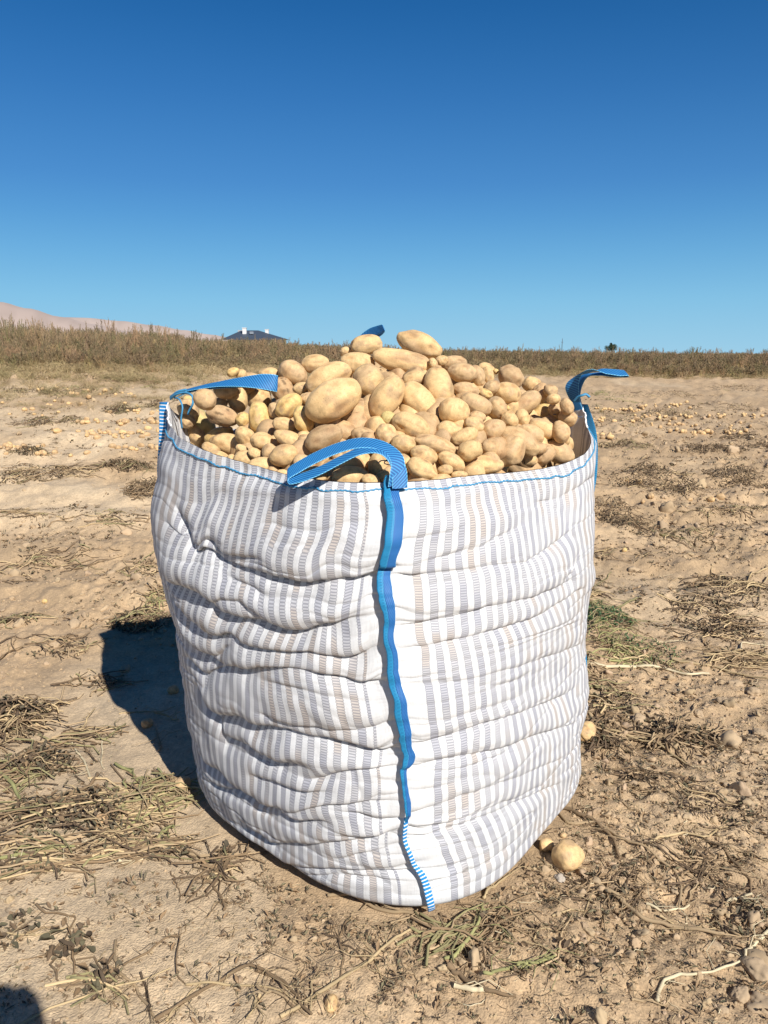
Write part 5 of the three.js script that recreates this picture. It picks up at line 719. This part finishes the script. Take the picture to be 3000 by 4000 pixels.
vineHeap(1320, 858, 50, 10, .10, 90, 25, { mix: ['olive', 'green'], leaves: 3, leaf: [[0.11, 0.15, 0.06], [0.2, 0.17, 0.08]], label: 'grey-green weeds among the far potatoes' });
vineHeap(1450, 895, 60, 9, .08, 80, 26, { leaves: 2.5 }); vineHeap(1580, 880, 70, 9, .08, 80, 27, { leaves: 2.5 }); vineHeap(1440, 850, 70, 8, .08, 80, 28, { leaves: 2.5 }); vineHeap(1600, 840, 70, 8, .08, 80, 29, { leaves: 2.5 });
vineHeap(1580, 1270, 85, 60, .05, 160, 30, { leaves: 2.2, mix: ['brown', 'dark', 'tan', 'straw'], label: 'broad tangle of dark vines and bleached curled stems' });
vineHeap(1540, 1350, 100, 34, .05, 140, 31, { leaves: 2.2, mix: ['brown', 'dark', 'tan', 'straw'] });
vineHeap(1600, 1430, 80, 22, .05, 110, 32, { mix: ['straw', 'tan', 'brown'], dir: 0.2, spread: 0.9, leaves: 1.5 });
vineHeap(1470, 1585, 65, 38, .04, 110, 33, { leaves: 2, mix: ['brown', 'dark', 'tan'] });
vineHeap(1290, 1590, 40, 40, .04, 100, 34, { leaves: 2, mix: ['brown', 'dark', 'tan'] });
vineHeap(1320, 1530, 70, 24, .02, 60, 35, { leaves: 2 }); vineHeap(1270, 1470, 40, 30, .03, 70, 36, { leaves: 2 });
vineHeap(1390, 1690, 110, 34, .010, 30, 37, { fat: 0.7, mix: ['brown', 'tan', 'dark'], dir: 0.5, spread: 1.6, leaves: 1.6 }); vineHeap(1560, 1760, 80, 50, .014, 36, 38, { fat: 0.7, mix: ['brown', 'tan', 'dark', 'straw'], leaves: 1.6 }); vineHeap(1330, 1930, 70, 40, .008, 18, 39, { fat: 0.6, mix: ['brown', 'tan', 'dark'], leaves: 2 }); vineHeap(1240, 2080, 60, 40, .006, 12, 40, { fat: 0.6, mix: ['brown', 'tan', 'dark'], leaves: 2 });
vineHeap(1620, 1990, 50, 50, .014, 28, 41, { fat: 0.7, mix: ['brown', 'tan', 'dark'], leaves: 2 }); vineHeap(1500, 1900, 60, 40, .010, 22, 42, { fat: 0.7, mix: ['brown', 'tan', 'dark'], leaves: 2 });
vineHeap(320, 1060, 40, 22, .14, 190, 43, { mix: ['dark', 'brown', 'brown', 'tan'], leaves: 3, label: 'dark bushy vine clump close behind the corner seam' });
vineHeap(100, 1025, 110, 12, .07, 150, 44, { dir: 0, spread: 1, leaves: 2, mix: ['brown', 'tan', 'dark', 'straw'] });
vineHeap(270, 1015, 60, 9, .08, 100, 45, { leaves: 2.5 }); vineHeap(20, 1045, 50, 12, .05, 60, 46, {});
vineHeap(255, 890, 35, 8, .11, 90, 47, { leaves: 2.5, mix: ['olive', 'dark', 'brown'] }); vineHeap(165, 912, 45, 6, .07, 80, 48, { leaves: 2.5 }); vineHeap(75, 915, 45, 6, .08, 80, 49, { leaves: 2.5 }); vineHeap(60, 980, 50, 8, .06, 80, 50, { leaves: 2.5 });
vineHeap(330, 880, 20, 7, .08, 60, 51, { leaves: 2.5 }); vineHeap(180, 845, 90, 7, .10, 130, 52, { mix: OL, leaves: 2.5, leaf: [[0.16, 0.17, 0.07], [0.24, 0.2, 0.1]], label: 'greenish mown strip of vines along the far row' }); vineHeap(70, 850, 60, 6, .07, 80, 53, { leaves: 2.5 }); vineHeap(330, 832, 30, 6, .1, 70, 54, { leaves: 2.5, mix: OL }); vineHeap(60, 815, 90, 6, .09, 110, 55, { mix: ['straw', 'olive'] }); vineHeap(250, 820, 90, 6, .09, 110, 56, { mix: ['straw', 'olive', 'tan'] });
vineHeap(110, 1215, 110, 20, .02, 80, 57, { dir: -0.3, spread: 1.2 }); vineHeap(310, 1230, 50, 18, .03, 60, 58, {}); vineHeap(60, 1250, 60, 14, .02, 40, 59, {}); vineHeap(300, 1345, 60, 26, .05, 110, 60, { leaves: 2.2 }); vineHeap(350, 1290, 22, 26, .04, 60, 61, { mix: OL }); vineHeap(110, 1400, 90, 24, .025, 60, 62, { leaves: 1.6 }); vineHeap(40, 1340, 60, 14, .015, 30, 63, {}); vineHeap(210, 1480, 60, 12, .015, 30, 64, {}); vineHeap(240, 1120, 100, 10, .02, 50, 65, { dir: 0, spread: 1 }); vineHeap(60, 1110, 70, 10, .02, 40, 66, { dir: 0, spread: 1 });
vineHeap(1480, 1160, 110, 20, .03, 90, 67, { leaves: 2 }); vineHeap(1330, 1200, 70, 18, .02, 50, 68, { leaves: 2 }); vineHeap(1560, 1110, 100, 14, .04, 80, 69, { leaves: 2 });
console.log('vines');
{ // fine litter over the whole field: bits of straw, twigs and dead leaf
  const r = rng(88), M = new THREE.Matrix4(), e = new THREE.Euler(), q = new THREE.Quaternion(), vs = [];
  for (let k = 0; k < 8; k++) { const mb = new MB(), r2 = rng(640 + k), c = STEM[['straw', 'brown', 'tan', 'dark', 'brown', 'pale', 'tan', 'brown'][k]]; if (k < 6) { const P = []; for (let i = 0; i <= 5; i++) { const u = i / 5 - 0.5; P.push(V(u, 0.02 + 0.05 * r2() * (1 - 4 * u * u), 0.22 * (r2() - 0.5) * (1 + k * 0.2))); } mb.tube(P, t => 0.02 * (1.1 - 0.6 * t), c, 3); } if (k >= 2 && k !== 5) for (let l = 0; l < 3; l++) mb.dead(V((r2() - 0.5) * 0.5, 0.01, (r2() - 0.5) * 0.4), V(r2() - 0.5, 0.1 * r2(), r2() - 0.5).normalize(), V((r2() - 0.5) * 0.5, 1, (r2() - 0.5) * 0.5).normalize(), 0.25 + 0.3 * r2(), 0.05 + 0.07 * r2(), LEAF[(k + l) % 5], r2); vs.push(mb.geo()); }
  vs.forEach((g, k) => {
    const n = 2600, im = new THREE.InstancedMesh(g, vcol, n); im.name = numbered('plant_litter'); im.castShadow = im.receiveShadow = true; let i = 0;
    while (i < n) { const D = 1.15 * Math.pow(13, Math.pow(r(), 0.8)), x = lerp(-0.75, 0.75, r()) * D; if (!offBag(x, D)) continue; const dn = 0.35 + 0.9 * noise2(x * 1.3 + 7, D * 1.6) + 0.25 * sstep(0.2, 0.8, x) - 0.25 * sstep(2.2, 1.9, D) * sstep(0, -0.3, x); if (r() > dn + 0.06) continue;
      const s = (0.012 + 0.05 * r() * r()) * (1 + 0.16 * D); e.set((r() - 0.5) * 0.5, r() * 6.28, (r() - 0.5) * 0.5); q.setFromEuler(e); im.setMatrixAt(i++, M.compose(V(x, groundH(x, -D) + 0.001, -D), q, V(s, s, s))); }
    tag(im, 'fine litter of straw bits and dead leaves on the soil', 'litter', null, 'stuff'); scene.add(im);
  });
}
console.log('litter');
// ---------------------------------------------------------------- the photographer, behind the lens, whose shadow falls on the soil
{
  const res = 90, S = 1.1, c = V(0.06, 0.94, 0.42), mc = new MarchingCubes(res, mat({}), false, false, 120000); mc.isolation = 0;
  const sm = (a, b, k) => { const h = clamp(0.5 + 0.5 * (b - a) / k); return lerp(b, a, h) - k * h * (1 - h); };
  const B = [];                                           // bones: from, to, radii
  const cap = (a, b, ra, rb) => B.push([V(...a), V(...b), ra, rb]);
  const zb = 0.40, xb = 0.05;
  cap([xb, 0.98, zb], [xb, 1.32, zb - 0.01], 0.15, 0.165); cap([xb - 0.16, 1.42, zb], [xb + 0.16, 1.42, zb], 0.07, 0.07); cap([xb, 1.42, zb], [xb, 1.52, zb - 0.01], 0.055, 0.052); cap([xb, 1.60, zb - 0.02], [xb, 1.66, zb - 0.015], 0.082, 0.09); cap([xb, 1.585, zb - 0.09], [xb, 1.60, zb - 0.10], 0.018, 0.014);
  for (const s of [-1, 1]) {
    cap([xb + s * 0.09, 0.95, zb], [xb + s * 0.11, 0.52, zb + 0.01], 0.095, 0.062); cap([xb + s * 0.11, 0.52, zb + 0.01], [xb + s * 0.12, 0.09, zb + 0.03], 0.06, 0.042); cap([xb + s * 0.12, 0.05, zb + 0.04], [xb + s * 0.14, 0.04, zb - 0.14], 0.045, 0.035);
    cap([xb + s * 0.19, 1.40, zb], [xb + s * 0.23, 1.20, zb - 0.16], 0.055, 0.045); cap([xb + s * 0.23, 1.20, zb - 0.16], [s * 0.10, 1.40, 0.09], 0.043, 0.032); cap([s * 0.10, 1.40, 0.09], [s * 0.075, 1.47, 0.055], 0.03, 0.026);
    for (let f = 0; f < 4; f++) cap([s * 0.085, 1.455 + f * 0.019, 0.058], [s * 0.05, 1.462 + f * 0.02, 0.030 + 0.004 * f], 0.011, 0.009);
    cap([s * 0.075, 1.48, 0.065], [s * 0.03, 1.50, 0.062], 0.011, 0.009);
  }
  const f = mc.field, s2 = res * res;
  for (let z = 0; z < res; z++) for (let y = 0; y < res; y++) for (let x = 0; x < res; x++) {
    const p = V((x - res / 2) / (res / 2) * S + c.x, (y - res / 2) / (res / 2) * S + c.y, (z - res / 2) / (res / 2) * S + c.z); let d = 9;
    for (const [a, b, ra, rb] of B) { const ab = b.clone().sub(a), t = clamp(p.clone().sub(a).dot(ab) / ab.lengthSq()), q = p.distanceTo(a.clone().addScaledVector(ab, t)) - lerp(ra, rb, t); if (q < 0.3 || d > 8) d = sm(d, q, 0.03); }
    f[z * s2 + y * res + x] = -d;
  }
  mc.update(); const n = mc.count, g = new THREE.BufferGeometry(), P = mc.positionArray.slice(0, n * 3); const cc = new Float32Array(n * 3);
  for (let i = 0; i < n; i++) { P[i * 3] = P[i * 3] * S + c.x - xb; P[i * 3 + 1] = P[i * 3 + 1] * S + c.y; P[i * 3 + 2] = P[i * 3 + 2] * S + c.z - zb; const y = P[i * 3 + 1], z = P[i * 3 + 2]; const k = y > 1.5 || z < -0.33 ? [0.45, 0.27, 0.18] : y > 0.95 ? [0.08, 0.10, 0.14] : y > 0.1 ? [0.05, 0.05, 0.07] : [0.03, 0.03, 0.03]; cc.set(k, i * 3); }
  g.setAttribute('position', new THREE.BufferAttribute(P, 3)); g.setAttribute('color', new THREE.BufferAttribute(cc, 3)); g.setAttribute('uv', new THREE.BufferAttribute(new Float32Array(n * 2), 2)); g.computeVertexNormals();
  const pg = group('person', V(xb, 0, zb)); tag(pg, 'person in dark clothes holding a phone up, their shadow reaching the soil', 'person');
  mesh('body', g, vcol, pg); const hair = new THREE.SphereGeometry(0.102, 20, 14, 0, 6.2832, 0, 1.75); hair.translate(0, 1.665, 0.008); mesh('hair', hair, mat({ color: 0x1a1410 }), pg);
  const ph = group('phone', V(0, EYE, 0.02)); tag(ph, 'dark phone held up in both hands', 'phone'); const bg = new THREE.BoxGeometry(0.075, 0.16, 0.009); bg.translate(0, -0.06, 0.02); mesh('case', bg, mat({ color: 0x111114, roughness: 0.4 }), ph); const sg = new THREE.BoxGeometry(0.068, 0.148, 0.001); sg.translate(0, -0.06, 0.0255); mesh('screen', sg, mat({ color: 0x050608, roughness: 0.2 }), ph);
}
renderer.render(scene, camera);
